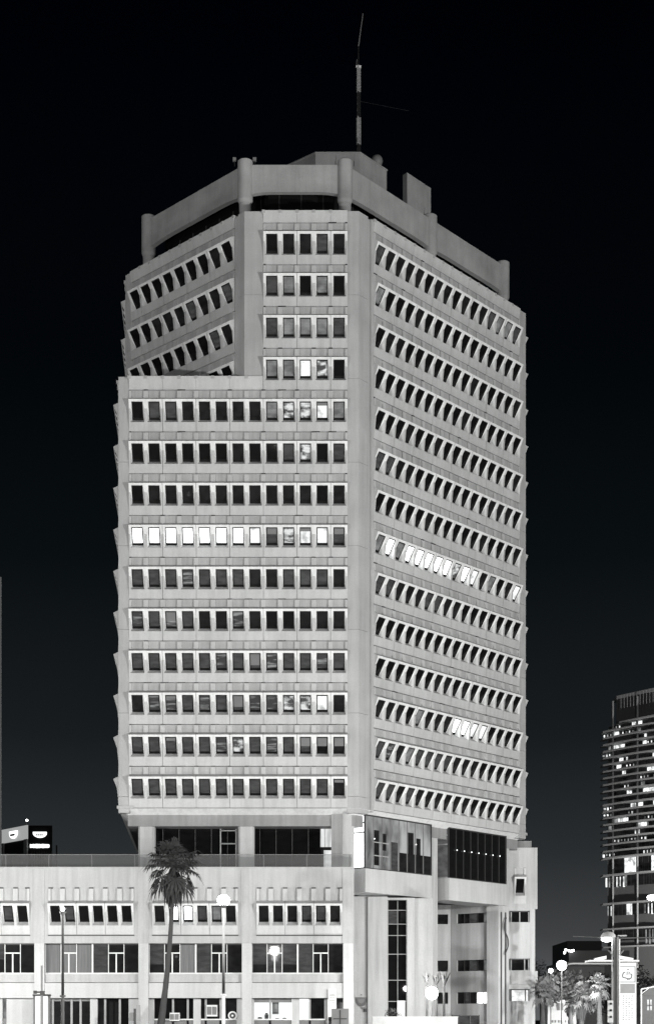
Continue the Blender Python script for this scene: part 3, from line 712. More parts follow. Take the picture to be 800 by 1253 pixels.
# ------------------------------------------------------------------ right block
YR = 152.0; rb = thing('corner_annex', 'narrow pale concrete annex with stacked windows at the right foot of the tower', 'building', (18, 155, 0))
def rp(mb, name, label=None): o = mb.build(name); keep(o, rb); (o.__setitem__('label', label) if label else None); return o
x0, x1, x2 = wx(618,YR), wx(657,YR), wx(654.5,YR)
zw = [(wz(1225.5,YR),wz(1211,YR)),(wz(1188,YR),wz(1173.5,YR)),(wz(1129,YR),wz(1115,YR))]
b = MB(); zt_ = wz(1038,YR); zfa = wz(1113,YR)
b.box(x0, x1, YR-.2, YR+9, zfa, wz(1106.5,YR), 'tile'); 
xa_, xb_ = wx(628.5,YR), wx(643,YR)
zA, zB = wz(1106.5,YR), wz(1062,YR)
b.box(x0, xa_, YR-.2, YR+9, zA, zB, 'tile'); b.box(xb_, x1, YR-.2, YR+9, zA, zB, 'tile'); b.box(xa_, xb_, YR+.4, YR+9, zA, zB, 'core'); b.box(x0, x1, YR-.2, YR+9, zB, zt_, 'tile')
xm = wx(648,YR)
prev = 0
for za, zb_ in zw: b.box(x0, xm, YR, YR+8, prev, za, 'tile'); prev = zb_
b.box(x0, xm, YR, YR+8, prev, zfa, 'tile'); b.box(xm+.001, x2, YR-.02, YR+8, 0, zfa, 'tile'); b.box(x0, xm, YR+.6, YR+8, 0, zfa, 'core')
b.box(wx(625,YR), wx(657.5,YR), YR-.12, YR-.03, wz(1213,YR)+.6, wz(1189,YR), 'tile'); b.box(wx(626,YR), wx(653,YR), YR-.15, YR-.03, wz(1242,YR), wz(1227,YR), 'tile')
b.box(x0, wx(651,YR), YR+.5, YR+8.5, zt_, zt_+.7, 'core')
rp(b, 'wall')
b = MB(); ww = xb_-xa_; band(b, frame((0,YR-.2),(1,0),(0,-1)), xa_, ww, 1, zA, 'podcol', 'tile', rib_top=3.3, wall_top=zB-zA-.001 if zB-zA > ZS+.1 else ZS+.1); rp(b, 'window_box')
b = MB(); fr0 = frame((0,YR-.2),(1,0),(0,-1)); win_frame(b, fr0, (xa_+xb_)/2, zA, ww); win_pane(b, fr0, (xa_+xb_)/2, zA, ww, 'k'); rp(b, 'window')
for i, (za, zb_) in enumerate(zw):
    b = MB(); xw0 = wx(625,YR); k = 'W' if i == 0 else 'k'
    b.face([(xw0,YR+.3,za),(xm,YR+.3,za),(xm,YR+.3,zb_),(xw0,YR+.3,zb_)], M['w'] if i == 0 else 'k')
    for px in (625.5, [643,642,636][i], 647): b.box(wx(px,YR)-.05, wx(px,YR)+.05, YR+.18, YR+.28, za, zb_, 'dark' if i == 0 else 'grey')
    b.box(xw0, xm, YR+.18, YR+.28, zb_-.1, zb_, 'dark'); rp(b, 'window', 'lit window of the annex' if i == 0 else None)

# ------------------------------------------------------------------ distant towers
def pxbox(mb, x0, x1, y0, y1, Y, d, m): mb.box(wx(x0,Y), wx(x1,Y), Y, Y+d, wz(y1,Y), wz(y0,Y), m)
YT = 400.0
ft = thing('apartment_tower', 'distant dark high rise with stacked balconies and scattered lit windows at the right edge', 'apartment tower', (85, 415, 0))
def fp(mb, name, root=ft, label=None, kind=None):
    o = mb.build(name); keep(o, root)
    if label: o['label'] = label
    if kind: o['kind'] = kind
    return o
M['fslab'] = plain('balcony_slab', .42, .8); M['fdark'] = room_glass('far_glass', .0, .012, .015, (.3,.3,.8))
M['fwall'] = plain('far_wall', .12, .8)
M['flit'] = room_glass('far_lit', .3, 1.4, .1, (.6,.6,.5), (.35,.55)); M['fdim'] = room_glass('far_dim', .08, .4, .05, (.6,.6,.5))
# the facade comes nearer towards the right, the slabs curve
def ycurve(x): return YT-(x-wx(739,YT))*1.25
XW0 = wx(744,YT); XW1 = 92.0
b = MB(); b.prism([(XW0,YT+1),(XW1,ycurve(XW1)+2.2),(XW1+22,ycurve(XW1)+30),(XW0+20,YT+30)], 0, wz(893,YT), 'fwall')
b.prism([(wx(753,YT),YT-1),(XW1,ycurve(XW1)+2.2),(XW1+22,ycurve(XW1)+30),(XW0+20,YT+30)], wz(893,YT), wz(857,YT), 'fwall'); fp(b, 'wall')
b = MB(); b.prism([(wx(753,YT),YT-1.3),(XW1,ycurve(XW1)),(XW1,ycurve(XW1)+4),(wx(753,YT),YT+4)], wz(857,YT), wz(853,YT), 'fslab'); fp(b, 'roof')
floors = [888+8.15*i for i in range(21)]+[1072, 1107, 1138, 1160]
lits = []
for i, y in enumerate(floors):
    z = wz(y,YT); b = MB(); n = 14; xs0 = wx(737,YT) if y > 890 else wx(753,YT)
    top_ = []
    for j in range(n):
        a = xs0+(XW1-xs0)*j/n; c_ = xs0+(XW1-xs0)*(j+1)/n
        wob = lambda x: ycurve(x)-1.2-.9*sin((x-xs0)*.32)
        b.hexa([(a,wob(a),z-.2),(c_,wob(c_),z-.2),(c_,ycurve(c_)+3,z-.2),(a,ycurve(a)+3,z-.2),(a,wob(a),z+.12),(c_,wob(c_),z+.12),(c_,ycurve(c_)+3,z+.12),(a,ycurve(a)+3,z+.12)], 'fslab')
    fp(b, 'balcony')
b = MB(); h = MB()
for i in range(len(floors)-1):
    z0 = wz(floors[i+1],YT)+.15; z1 = wz(floors[i],YT)-.25; x = wx(745,YT) if floors[i] > 880 else wx(754,YT)
    run = 0
    while x < XW1-.7:
        w = random.choice((.35,.5,.8)); 
        if run <= 0 and random.random() < .06: run = random.choice((1,2,4))
        k = 'flit' if run > 0 and random.random() < .8 else ('fdim' if random.random() < .04 else 'fdark'); run -= 1
        tgt = h if k == 'flit' else b
        ya, yb = ycurve(x)+.1+1.9, ycurve(x+w)+.1+1.9
        zz0 = z0 if z1-z0 < 4 else z1-2.6
        tgt.hexa([(x,ya,zz0),(x+w*.85,yb,zz0),(x+w*.85,yb+.1,zz0),(x,ya+.1,zz0),(x,ya,z1),(x+w*.85,yb,z1),(x+w*.85,yb+.1,z1),(x,ya+.1,z1)], k); x += w
# rooms that the photograph shows lit
for (px0, px1, fl) in ((754,762,0),(764,775,1),(757,761,1),(745,756,1),(744,754,4),(768,779,6),(782,791,8),(745,754,12),(745,754,13),(786,800,14),(756,788,17),(744,756,19),(785,797,19),(747,755,21),(758,767,21),(786,797,22),(787,795,23),(749,754,22),(766,772,9),(789,800,3),(796,800,5),(795,800,8),(770,775,13)):
    z0 = wz(floors[fl+1],YT)+.4; z1 = wz(floors[fl],YT)-.5
    if z1-z0 > 4: z0 = z1-2.6
    xa2, xb2 = wx(px0,YT)*.985, wx(px1,YT)*.985
    x = xa2
    while x < xb2: h.box(x, x+random.uniform(.3,.5), ycurve(x)+1.7, ycurve(x)+1.85, z0+random.uniform(0,.4), z1, 'flit' if random.random() < .7 else 'fdim'); x += .66
fp(b, 'window', kind='stuff'); fp(h, 'lit_window', kind='stuff', label='windows with the lights on')
b = MB()
for px in (753.5, 778): X = wx(px,YT)*.985; b.box(X-.18, X+.18, ycurve(X)+.2, ycurve(X)+1.5, 10, wz(860,YT), 'fslab')
for i in range(26): X = wx(755,YT)+i*.62; b.box(X-.06, X+.06, ycurve(X)-1.2, ycurve(X)-1.1, wz(872,YT), wz(856,YT), 'fslab')
fp(b, 'vertical_fin')

lt = thing('slab_block', 'grey high rise of which only a thin edge shows at the far left', 'building', (-47, 206, 0))
b = MB(); xe_ = wx(1.8,200); b.prism([(-62,200),(xe_,200),(xe_-5,214),(-62,214)], 0, wz(706,200), 'grey'); keep(b.build('wall'), lt)
b = MB()
for i in range(14): b.box(-60, wx(1.8,200)-1, 199.9, 199.97, 4+i*3.6, 5.6+i*3.6, 'k')
keep(b.build('window_ribbon'), lt)

# building with the lit signs
YS = 240.0; sb_ = thing('sign_building', 'dark office building behind the podium roof with two lit bowl shaped signs', 'building', (-46, 250, 0))
def sp(mb, name, label=None, parent=None):
    o = mb.build(name); keep(o, sb_)
    if label: o['label'] = label
    return o
cX = wx(34.5,YS); frA = frame((cX,YS), (-.62,.785), (-.785,-.62)); frB = frame((cX,YS),(1,.0),(0,-1))
# length of left face so it ends at x=3.5
ka = (F*cX-(3.5-CX)*YS)/((3.5-CX)*.785+F*.62)
zS0 = 8; zS1 = wz(1010.5,YS)
b = MB(); pA = frA(ka,0,0); b.prism([(cX,YS),(wx(64,YS),YS),(wx(64,YS)-4,YS+14),(pA[0]+4,pA[1]+6),(pA[0],pA[1])], zS0-8, zS1, 'frame'); 
for i in range(9): b.box(cX+.5+i*.36, cX+.62+i*.36, YS-.1, YS+.01, 9, zS1-3.8, 'dark')
sp(b, 'wall')
b = MB(); b.fbox(frA, 0, ka, .01, .2, zS1-2.0, zS1+.05, 'signpanel' if 'signpanel' in M else emit('lit_panel', .32, 1, False)); b.fbox(frA, 0, ka*.12, .02, .25, 9, zS1-2.0, 'grey'); b.fbox(frA, ka*.93, ka, .02, .25, 9, zS1-2.0, 'mid')
b.fbox(frA, ka*.12, ka*.6, .01, .1, 9, wz(1045,YS), 'mid'); sp(b, 'sign_panel')
def bowl(fr, c_, z, w, h, o0):
    b = MB(); up = [(-w/2, h*.5), (w/2, h*.5)]; pts = [(w/2*cos(a), h*.25+h*.75*sin(a)) for a in [-pi*i/12 for i in range(13)]]
    poly = [(w/2,h*.5)]+pts+[(-w/2,h*.5)]
    F0 = [fr(c_+p[0], o0+.25, z+p[1]) for p in poly]; B0 = [fr(c_+p[0], o0, z+p[1]) for p in poly]
    b.face(F0, 'signlit'); n = len(poly)
    for i in range(n): j = (i+1)%n; b.face([F0[i],F0[j],B0[j],B0[i]], 'signlit')
    x = -w*.3
    while x < w*.3:
        ww = random.uniform(.1,.2); b.fbox(fr, c_+x, c_+x+ww*.7, o0+.24, o0+.3, z-h*.14, z+h*.12, 'frame'); x += ww
    b.fbox(fr, c_-w*.3, c_+w*.3, o0+.24, o0+.29, z-h*.16, z-h*.12, 'frame')
    return b
sp(bowl(frA, ka*.5, zS1-1.05, 2.3, 1.1, .2), 'bowl_sign', 'lit bowl shaped sign on the pale slanting face')
sp(bowl(frB, wx(49,YS)-cX, wz(1023.0,YS)+.1, 2.0, .85, .05), 'bowl_sign', 'lit bowl shaped sign on the dark face')
b = MB(); x = wx(37,YS); xe = wx(60.5,YS)
while x < xe:
    w = random.choice((.1,.16,.22)); hh = random.choice((.42,.5,.58)); zc = wz(1035.8,YS)
    b.box(x, min(x+w,xe), YS-.25, YS-.02, zc-hh/2, zc+hh/2, 'signlit'); x += w+.035
sp(b, 'sign_lettering', 'line of lit lettering under the bowl sign')
t = thing('roof_beacon', 'small round light above the sign building roof', 'lamp', (wx(33,YS), YS, zS1))
b = MB(); b.cyl((0,0,0),(0,0,.6),.05,.05,'mid',6); b.build('post', t); b = MB(); b.ball((0,0,.75),.16,'bulb2',10,8); b.build('bulb', t, True)
t = thing('roof_pole', 'short dark post right of the sign building', 'post', (wx(66.5,YS), YS+2, 0)); b = MB(); b.cyl((0,0,0),(0,0,wz(1033,YS)),.12,.12,'dark',8); b.build('shaft', t)

# ------------------------------------------------------------------ street lamps
def post_lamp(x, y, Y, label, m='white', r=.08, bulb='bulb', br=.26, collar=True):
    t = thing('street_lamp', label, 'street lamp', (wx(x,Y), Y, .13)); z = wz(y,Y)-.13
    b = MB(); b.tube([(0,0,0),(0,0,z*.35),(0,0,z*.36),(0,0,z-.25)], [r*1.35,r*1.2,r,r*.75], m, 12); b.cyl((0,0,0),(0,0,.9),r*2,r*1.9,m,12)
    b.build('pole', t, True)
    if collar: b = MB(); b.cyl((0,0,z*.36-.05),(0,0,z*.36+.05),r*2,r*2,m,12); b.build('collar', t)
    b = MB(); b.cyl((0,0,z-.3),(0,0,z-.1),.1,.22,'metal',14); b.cyl((0,0,z+br*.8),(0,0,z+br*1.15),.24,.1,'metal',14); b.build('fitting', t, True)
    b = MB(); b.ball((0,0,z+br*.35),br,bulb,16,10,.9); b.build('globe', t, True)
    return t
post_lamp(273.5, 1105, 88, 'brilliant globe lamp on a white pole right of the palm', br=.34)
post_lamp(76.8, 1114, 95, 'slim dark lamp pole with a small light on top left of the palm', 'dark', .085, 'bulb2', .12)
# globe light by the entrance column
Yg = 127.0
t = thing('globe_light', 'dazzling white globe light on a short post at the foot of the entrance column', 'lamp', (wx(528,Yg), Yg, .13)); z = wz(1216,Yg)-.13
b = MB(); b.cyl((0,0,0),(0,0,z-.3),.07,.06,'mid',10); b.build('pole', t); b = MB(); b.ball((0,0,z),.5,'bulb',18,12); b.build('globe', t, True)
Yg2 = 140.0
t = thing('globe_light', 'bright globe light above the floodlit palms', 'lamp', (wx(687,Yg2), Yg2, 0)); z = wz(1182,Yg2)
b = MB(); b.tube([(0,0,0),(0,0,z-.3)],[.06,.05],'dark',8); b.build('pole', t); b = MB(); b.ball((0,0,z),.42,'bulb',16,10); b.build('globe', t, True)
t = thing('globe_light', 'smaller globe light just below the one over the palms', 'lamp', (wx(679.5,Yg2), Yg2+3, 0)); z = wz(1188.5,Yg2+3)
b = MB(); b.tube([(0,0,0),(0,0,z-.2)],[.05,.04],'dark',8); b.build('pole', t); b = MB(); b.ball((0,0,z),.2,'bulb2',12,8); b.build('globe', t, True)
Yg3 = 110.0
t = thing('street_lamp', 'high street light in front of the distant apartment tower', 'street lamp', (wx(806,Yg3), Yg3, .13)); z = wz(1099,Yg3)-.13
b = MB(); b.tube([(0,0,0),(0,0,z+.2)],[.12,.07],'mid',10); b.cyl((0,0,z+.2),(wx(797,Yg3)-wx(806,Yg3),0,z+.2),.05,.04,'mid',8); b.build('pole', t)
b = MB(); b.ball((wx(797,Yg3)-wx(806,Yg3),0,z),.3,'bulb',14,8,.6); b.build('head', t, True)
# dome lamp with mast arms
Yd = 72.0
t = thing('street_lamp', 'thick dark post with a domed lamp and two long level arms beside the lit totem', 'street lamp', (wx(753.5,Yd), Yd, .13)); z = wz(1147,Yd)-.13; k = Yd/F
b = MB(); b.tube([(0,0,0),(0,0,z)],[.125,.12],'dark',14); b.cyl((0,0,z),(0,0,z+.05),.14,.1,'dark',14); b.build('pole', t, True)
b = MB(); b.cyl((.14,0,z*.4),(.14,0,z-.1),.04,.04,'white',8); b.cyl((-.17,0,z*.7),(-.17,0,z-.1),.02,.02,'white',8); b.build('conduit', t)
b = MB(); b.ball((-9.5*k,0,z-.02),.34,'grey',20,10,.75,.5); b.cyl((-9.5*k,0,z-.03),(-9.5*k,0,z-.0),.34,.34,'grey',20); b.build('dome', t, True)
b = MB(); b.ball((-11.5*k,0,z-.12),.24,'bulb2',16,8,.42); b.build('diffuser', t, True)
b = MB(); b.cyl((-52*k,0,z+.02),(0,0,z-.05),.022,.03,'metal',8); b.cyl((0,0,z-.06),(60*k,0,z-.02),.03,.025,'metal',8); b.box(2*k,13*k,-.05,.05,z+.02,z+.08,'metal'); b.build('arm', t)
b = MB(); 
for s in (-1, 1): b.cyl((s*.1,0,wz(1169,Yd)-.2),(s*.34,0,wz(1163.5,Yd)-.13),.035,.03,'metal',8)
b.build('strut', t)
# canopies
Yk = 90.0
t = thing('bus_shelter', 'bus stop shelter with a thin bright roof behind the dark post', 'shelter', (wx(740,Yk), Yk, .13)); 
b = MB(); zc = wz(1176,Yk)-.13; b.box(wx(721,Yk)-wx(740,Yk),wx(782,Yk)-wx(740,Yk),0,1.6,zc-.06,zc+.03,'white'); b.box(wx(700,Yk)-wx(740,Yk),wx(782,Yk)-wx(740,Yk)-.2,.2,1.5,zc-.2,zc-.12,'grey'); b.build('roof', t)
b = MB(); 
for px in (752, 781): b.cyl((wx(px,Yk)-wx(740,Yk),.8,0),(wx(px,Yk)-wx(740,Yk),.8,zc-.06),.05,.05,'mid',8)
b.build('leg', t)
for (a, c_, ya, yb, lab) in ((729,743,1170.5,1175,'slanted white box on the shelter roof left of the dark post'),(760,776,1168,1173,'slanted white box on the shelter roof right of the dark post')):
    tl = thing('roof_spotlight', lab, 'spotlight', (wx((a+c_)/2,Yk), Yk+.5, zc+.17)); w = (c_-a)*Yk/F/2
    s = 1 if a < 750 else -1
    b = MB(); b.hexa([(-w,-.2,.0-.05*s),(w,-.2,.0+.05*s),(w,.2,.05*s),(-w,.2,-.05*s),(-w,-.2,.17-.07*s),(w,-.2,.17+.07*s),(w,.2,.17+.07*s),(-w,.2,.17-.07*s)], 'white'); b.build('housing', tl)
    b = MB(); b.cyl((0,0,-.12),(0,0,.02),.04,.04,'mid',6); b.build('stem', tl)
# totem
Yq = 76.0; K = Yq/F
t = thing('lit_totem', 'tall lit white totem with a boxed outline picture at the top', 'sign', (wx(767.5,Yq), Yq, .13)); hz = wz(1178.5,Yq)-.13; hw = 10.8*K
b = MB(); b.box(-hw,hw,0,.35,0,hz,'white'); b.build('casing', t)
tf = emit('totem_face', 1, .85, False); b = MB(); b.box(-hw+.03,hw-.03,-.012,-.001,.05,hz-.04,tf); b.build('lit_face', t)
zz = lambda y: wz(y,Yq)-.13; xx = lambda x: wx(x,Yq)-wx(767.5,Yq)
b = MB(); b.box(xx(758.5),xx(776.5),-.022,-.013,zz(1216),zz(1204.5),'grey'); b.build('grey_panel', t)
b = MB()
for (a, c_, y0, y1) in ((757.8,777,1183.3,1183.9),(757.8,777,1202,1202.6),(757.8,758.4,1183.3,1202.6),(776.4,777,1183.3,1202.6)): b.box(xx(a),xx(c_),-.03,-.013,zz(y1),zz(y0),'frame')
pts = [(764.5,1190.3),(762.6,1190.8),(761.3,1194),(761.8,1196.6),(765,1197.3),(768,1198.4),(771.5,1198),(772.4,1196),(772.8,1193.3),(771,1192.2)]
for i in range(len(pts)-1): b.cyl((xx(pts[i][0]),-.025,zz(pts[i][1])),(xx(pts[i+1][0]),-.025,zz(pts[i+1][1])),.02,.02,'frame',6)
for (p, q) in (((767.2,1189.5),(766.8,1194)),((769,1189.5),(770,1191.5)),((769.3,1191),(769.2,1193.2))): b.cyl((xx(p[0]),-.025,zz(p[1])),(xx(q[0]),-.025,zz(q[1])),.013,.013,'frame',6)
b.box(xx(767.4),xx(768.8),-.03,-.013,zz(1187.6),zz(1186.4),'frame')
for x in (767.3, 769): b.box(xx(x),xx(x)+.03,-.03,-.013,zz(1200),zz(1198.7),'frame')
b.build('picture', t)
b = MB()
for r_ in range(12):
    for cc_ in range(4):
        if random.random() < .8: b.box(xx(761.5+cc_*3.6), xx(761.5+cc_*3.6)+random.uniform(.04,.09), -.02, -.013, zz(1220+r_*2.6), zz(1219+r_*2.6), M['grey'])
b.build('faint_lettering', t)
# traffic light
t = thing('traffic_light', 'small three lens signal head on a white back board left of the dark post', 'traffic light', (wx(746.5,Yq+2), Yq+2, .13)); k = (Yq+2)/F
b = MB(); b.cyl((0,0,0),(0,0,wz(1228,Yq+2)),.05,.05,'mid',8); b.build('pole', t); b = MB(); b.box(-3.2*k,3.2*k,-.12,0,wz(1252,Yq+2)-.13,wz(1225,Yq+2)-.13,'white'); b.build('board', t)
for y in (1229,1237,1245): b = MB(); zc2 = wz(y,Yq+2)-.13; b.cyl((0,-.2,zc2),(0,-.121,zc2),1.35*k,1.35*k,'frame',12); b.build('lens', t)
# display case and pole at the left
Yv = 112.0
t = thing('display_case', 'dark framed case with two white panels standing before the left column', 'display case', (wx(50.5,Yv), Yv, .13)); k = Yv/F; zc = wz(1219.5,Yv)-.13
b = MB(); b.box(-10*k,-8.2*k,0,.5,0,zc,'mid'); b.box(8*k,10*k,0,.5,0,zc,'mid'); b.box(-10.5*k,10.5*k,-.05,.55,zc,zc+.12,'dark'); b.box(-1*k,1.6*k,0,.5,0,zc,'dark'); b.build('frame', t)
for (a, c_) in ((-7.6,-1.2),(2,7.8)): b = MB(); b.box(a*k,c_*k,.05,.3,0,zc,emit('case_panel',1,.9,False)); b.build('lit_panel', t)
t = thing('sign_pole', 'dark pole with clamps rising in front of the left column', 'pole', (wx(51,Yv-1), Yv-1, .13)); zc = wz(1182,Yv-1)-.13
b = MB(); b.cyl((0,0,0),(0,0,zc),.075,.07,'mid',10); b.build('shaft', t); b = MB(); z_ = wz(1215,Yv-1)-.13; b.cyl((-.5,0,z_+.03),(.2,0,z_),.05,.05,'dark',8); b.box(-.55,-.33,-.1,.1,z_-.1,z_+.12,'dark'); b.box(-.1,.2,-.1,.1,z_-.2,z_+.1,'dark'); b.build('clamp', t)
t = thing('fuse_box_post', 'dark post with a small grey box beside the column left of the palm', 'post', (wx(165,YP-1.5), YP-1.5, .13)); b = MB(); b.box(-.09,.09,-.05,.05,0,wz(1235,YP)-.13,'dark'); b.build('shaft', t)
b = MB(); b.box(-.42,-.1,-.08,.08,.75+.6,2.1-.1,'mid'); b.box(.1,.42,-.08,.08,1.3,2.6,'grey'); b.build('box', t)
# low wall with planting, lit by the globe
Yw = 124.5
t = thing('low_wall', 'low white wall across the entrance, brightest under the globe light', 'wall', (wx(507,Yw), Yw, .13)); b = MB(); b.box(wx(456,Yw)-wx(507,Yw), wx(560,Yw)-wx(507,Yw), 0, .5, 0, wz(1245.5,Yw)-.13, 'white'); b.build('wall_body', t)
b = MB(); b.box(wx(455.5,Yw)-wx(507,Yw), wx(560.5,Yw)-wx(507,Yw), -.05, .55, wz(1245.5,Yw)-.13, wz(1245.5,Yw)-.07, 'white'); b.build('coping', t)
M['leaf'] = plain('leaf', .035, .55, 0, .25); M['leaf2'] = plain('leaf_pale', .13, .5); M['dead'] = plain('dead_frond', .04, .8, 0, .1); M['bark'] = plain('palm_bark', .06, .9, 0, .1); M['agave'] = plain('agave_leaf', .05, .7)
def spiky(x, y, Y, h, n, label, z0):
    t = thing('spiky_plant', label, 'plant', (wx(x,Y), Y, z0)); b = MB(); b.recalc = False
    for i in range(n):
        a = 2*pi*i/n+random.uniform(-.2,.2); tl = random.uniform(.1,.5); l = h*random.uniform(.7,1); w = .09
        d = Vector((cos(a)*sin(tl), sin(a)*sin(tl), cos(tl))); sd = Vector((-sin(a), cos(a), 0))
        p0 = Vector((0,0,0)); p1 = d*l*.55; p2 = d*l+Vector((0,0,-.05*l))
        b.face([p0-sd*w*.5, p0+sd*w*.5, p1+sd*w, p1-sd*w], 'agave'); b.face([p1-sd*w, p1+sd*w, p2], 'agave')
    b.build('leaves', t); b = MB(); b.cyl((0,0,-z0+.13),(0,0,.05),.1,.09,'bark',8); b.build('stem', t)
spiky(522, 1200, 128.5, 1.3, 9, 'upright spiky plant just left above the globe light', wz(1208,128.5))
spiky(534, 1200, 128.5, 1.2, 8, 'spiky plant directly above the right side of the globe light', wz(1207,128.5))
spiky(543, 1200, 128.5, 1.7, 10, 'tallest spiky plant, right of the globe light before the dark window', wz(1209,128.5))
def bush(x, y, Y, r, n, label, z0=None, cat='shrub', name='shrub', m='leaf', hk=1.0):
    z = wz(y,Y); t = thing(name, label, cat, (wx(x,Y), Y, z-r*hk)); b = MB(); b.recalc = False
    for i in range(n):
        v = Vector((random.gauss(0,1),random.gauss(0,1),random.gauss(0,1))).normalized()*r*random.uniform(.35,1)**.5
        v.z = v.z*hk+r*hk; s = r*.16*random.uniform(.6,1.3)
        q = Vector((random.gauss(0,1),random.gauss(0,1),random.gauss(0,1))).normalized(); w = q.cross(v-Vector((0,0,r))).normalized() if q.cross(v-Vector((0,0,r))).length > 1e-4 else q
        b.face([v-q*s, v+w*s*.5, v+q*s, v-w*s*.5], m)
    b.build('foliage', t); return t
bush(478, 1241, 126, .5, 160, 'small shrub at the foot of the entrance strip window')
bush(488, 1244, 125.8, .3, 90, 'tiny plant on the low white wall beside the pale door')

# ------------------------------------------------------------------ palm
def fan_frond(b, base, az, el, L, R_, m, seg=17, droop=.3):
    d = Vector((cos(az)*cos(el), sin(az)*cos(el), sin(el))); pts = []
    p = Vector(base)
    for i in range(6):
        f = i/5; q = p+d*L*f+Vector((0,0,-droop*L*f*f)); pts.append(q)
    b.tube(pts, [.035,.03,.028,.025,.02,.018], m, 4)
    tip = pts[-1]; dd = (pts[-1]-pts[-2]).normalized(); side = dd.cross(Vector((0,0,1)))
    if side.length < .1: side = Vector((-sin(az), cos(az), 0))
    side.normalize(); up = side.cross(dd).normalized()
    for i in range(seg):
        a = (i/(seg-1)-.5)*2*1.9; l = R_*(1-.25*abs(a)/1.9)*random.uniform(.85,1.1)
        v = (dd*cos(a)+side*sin(a)+up*.12*random.uniform(-1,1)).normalized(); w = v.cross(up).normalized()*.085*R_
        m1 = tip+v*l*.6; e_ = tip+v*l+Vector((0,0,-.28*l-random.uniform(0,.12)*l))
        b.face([tip, m1-w, m1+w], m); b.face([m1-w, e_, m1+w], m)
def palm(x, ytop, Y, crown_r, label, lean_px=12, nf=27, skirt=46, skirt_len=1.9, mleaf='leaf', base_px=None, ytr=None, group=None, tr=.2):
    zc = wz(ytop,Y); xb = wx(base_px if base_px else x-lean_px,Y); xt = wx(x,Y)
    t = thing('palm_tree', label, 'palm tree', (xb,Y,.13), group); dx = xt-xb; zc -= .13
    n = 28; pts = []; rs = []
    for i in range(n+1):
        f = i/n; pts.append(Vector((dx*(1-(1-f)**1.8) if dx else 0, 0, zc*f))); rs.append(tr*(1.25-.55*f)*(1+.06*(i%2))+(.12*(1-f)**6))
    b = MB(); b.tube(pts, rs, 'bark', 10); b.build('trunk', t, True)
    top = pts[-1]; b = MB(); b.recalc = False
    for i in range(nf):
        el = -.3+1.85*((i+.5)/nf)**1.15; az = i*2.39996+random.uniform(-.25,.25)
        fan_frond(b, top+Vector((0,0,.1)), az, el, crown_r*random.uniform(.3,.66), crown_r*random.uniform(.36,.5), mleaf, 15, random.uniform(.05,.35))
    for i in range(max(5, int(nf*.3))):
        az = i*2.39996+.7; fan_frond(b, top+Vector((0,0,-.15)), az, random.uniform(-.1,.35), crown_r*random.uniform(.42,.55), crown_r*.5, mleaf, 11, random.uniform(.9,1.3))
    b.build('crown', t)
    if skirt:
        b = MB(); b.recalc = False
        for i in range(skirt):
            az = i*2.39996; k0 = random.uniform(0,.35)*skirt_len
            base = top+Vector((0,0,-k0)); rr = random.uniform(.75,1.0)*min(.62,crown_r*.3)
            mid_ = base+Vector((cos(az)*rr, sin(az)*rr, -.45*skirt_len)); end = base+Vector((cos(az)*rr*.75, sin(az)*rr*.75, -random.uniform(.7,1.0)*skirt_len))
            for j in range(4):
                a2 = az+random.uniform(-.5,.5); off = Vector((cos(a2)*.08, sin(a2)*.08, 0)); sd = Vector((-sin(a2), cos(a2), 0))*.09
                b.face([base+off, mid_+off+sd, mid_+off-sd], 'dead'); b.face([mid_+off-sd, mid_+off+sd, end+off*2+Vector((0,0,random.uniform(-.2,.2)))], 'dead')
        b.build('dead_skirt', t)
    return t
palm(212, 1056, 112, 2.35, 'tall fan palm with a shaggy skirt rising in front of the podium', base_px=194, skirt_len=2.5, skirt=70, tr=.165)

# ------------------------------------------------------------------ planting and small buildings at the lower right
def tree(x, ytop, Y, r, n, label, m='leaf', group=None, hk=.85):
    zt3 = wz(ytop,Y); t = thing('tree', label, 'tree', (wx(x,Y),Y,0), group)
    b = MB(); h = zt3-r*hk; b.tube([(0,0,0),(.1,0,h*.5),(0,.1,h)],[.22,.17,.12],'bark',8)
    cl = [Vector((random.uniform(-.6,.6)*r, random.uniform(-.6,.6)*r, h+random.uniform(-.5,.55)*r*hk)) for _ in range(11)]
    for c_ in cl[:7]: b.tube([(0,0.05,h*.75), tuple(c_)], [.09,.03], 'bark', 6)
    b.build('trunk', t, True)
    b = MB(); b.recalc = False
    for i in range(n):
        c_ = random.choice(cl); v = c_+Vector((random.gauss(0,1),random.gauss(0,1),random.gauss(0,1))).normalized()*r*.42*random.random()**.4
        s = random.uniform(.09,.2)*(1+r*.06); q = Vector((random.gauss(0,1),random.gauss(0,1),random.gauss(0,.6))).normalized(); w = q.orthogonal().normalized()
        b.face([v-q*s, v+w*s*.45, v+q*s, v-w*s*.45], m)
    b.build('crown', t); return t
gp = 'floodlit palms at the lower right'
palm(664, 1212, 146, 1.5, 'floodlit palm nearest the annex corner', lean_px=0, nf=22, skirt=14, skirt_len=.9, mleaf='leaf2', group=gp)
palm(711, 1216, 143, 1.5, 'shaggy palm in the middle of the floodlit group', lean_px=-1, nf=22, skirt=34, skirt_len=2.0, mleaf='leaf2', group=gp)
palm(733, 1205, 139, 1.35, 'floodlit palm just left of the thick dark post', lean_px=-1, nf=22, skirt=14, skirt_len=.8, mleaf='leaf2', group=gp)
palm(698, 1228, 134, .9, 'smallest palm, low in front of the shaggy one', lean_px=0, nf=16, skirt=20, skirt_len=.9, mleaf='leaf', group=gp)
bush(683, 1206, 150, 1.5, 420, 'pale floodlit shrub crown under the globe light over the palms', m='leaf2', name='tree', cat='tree')
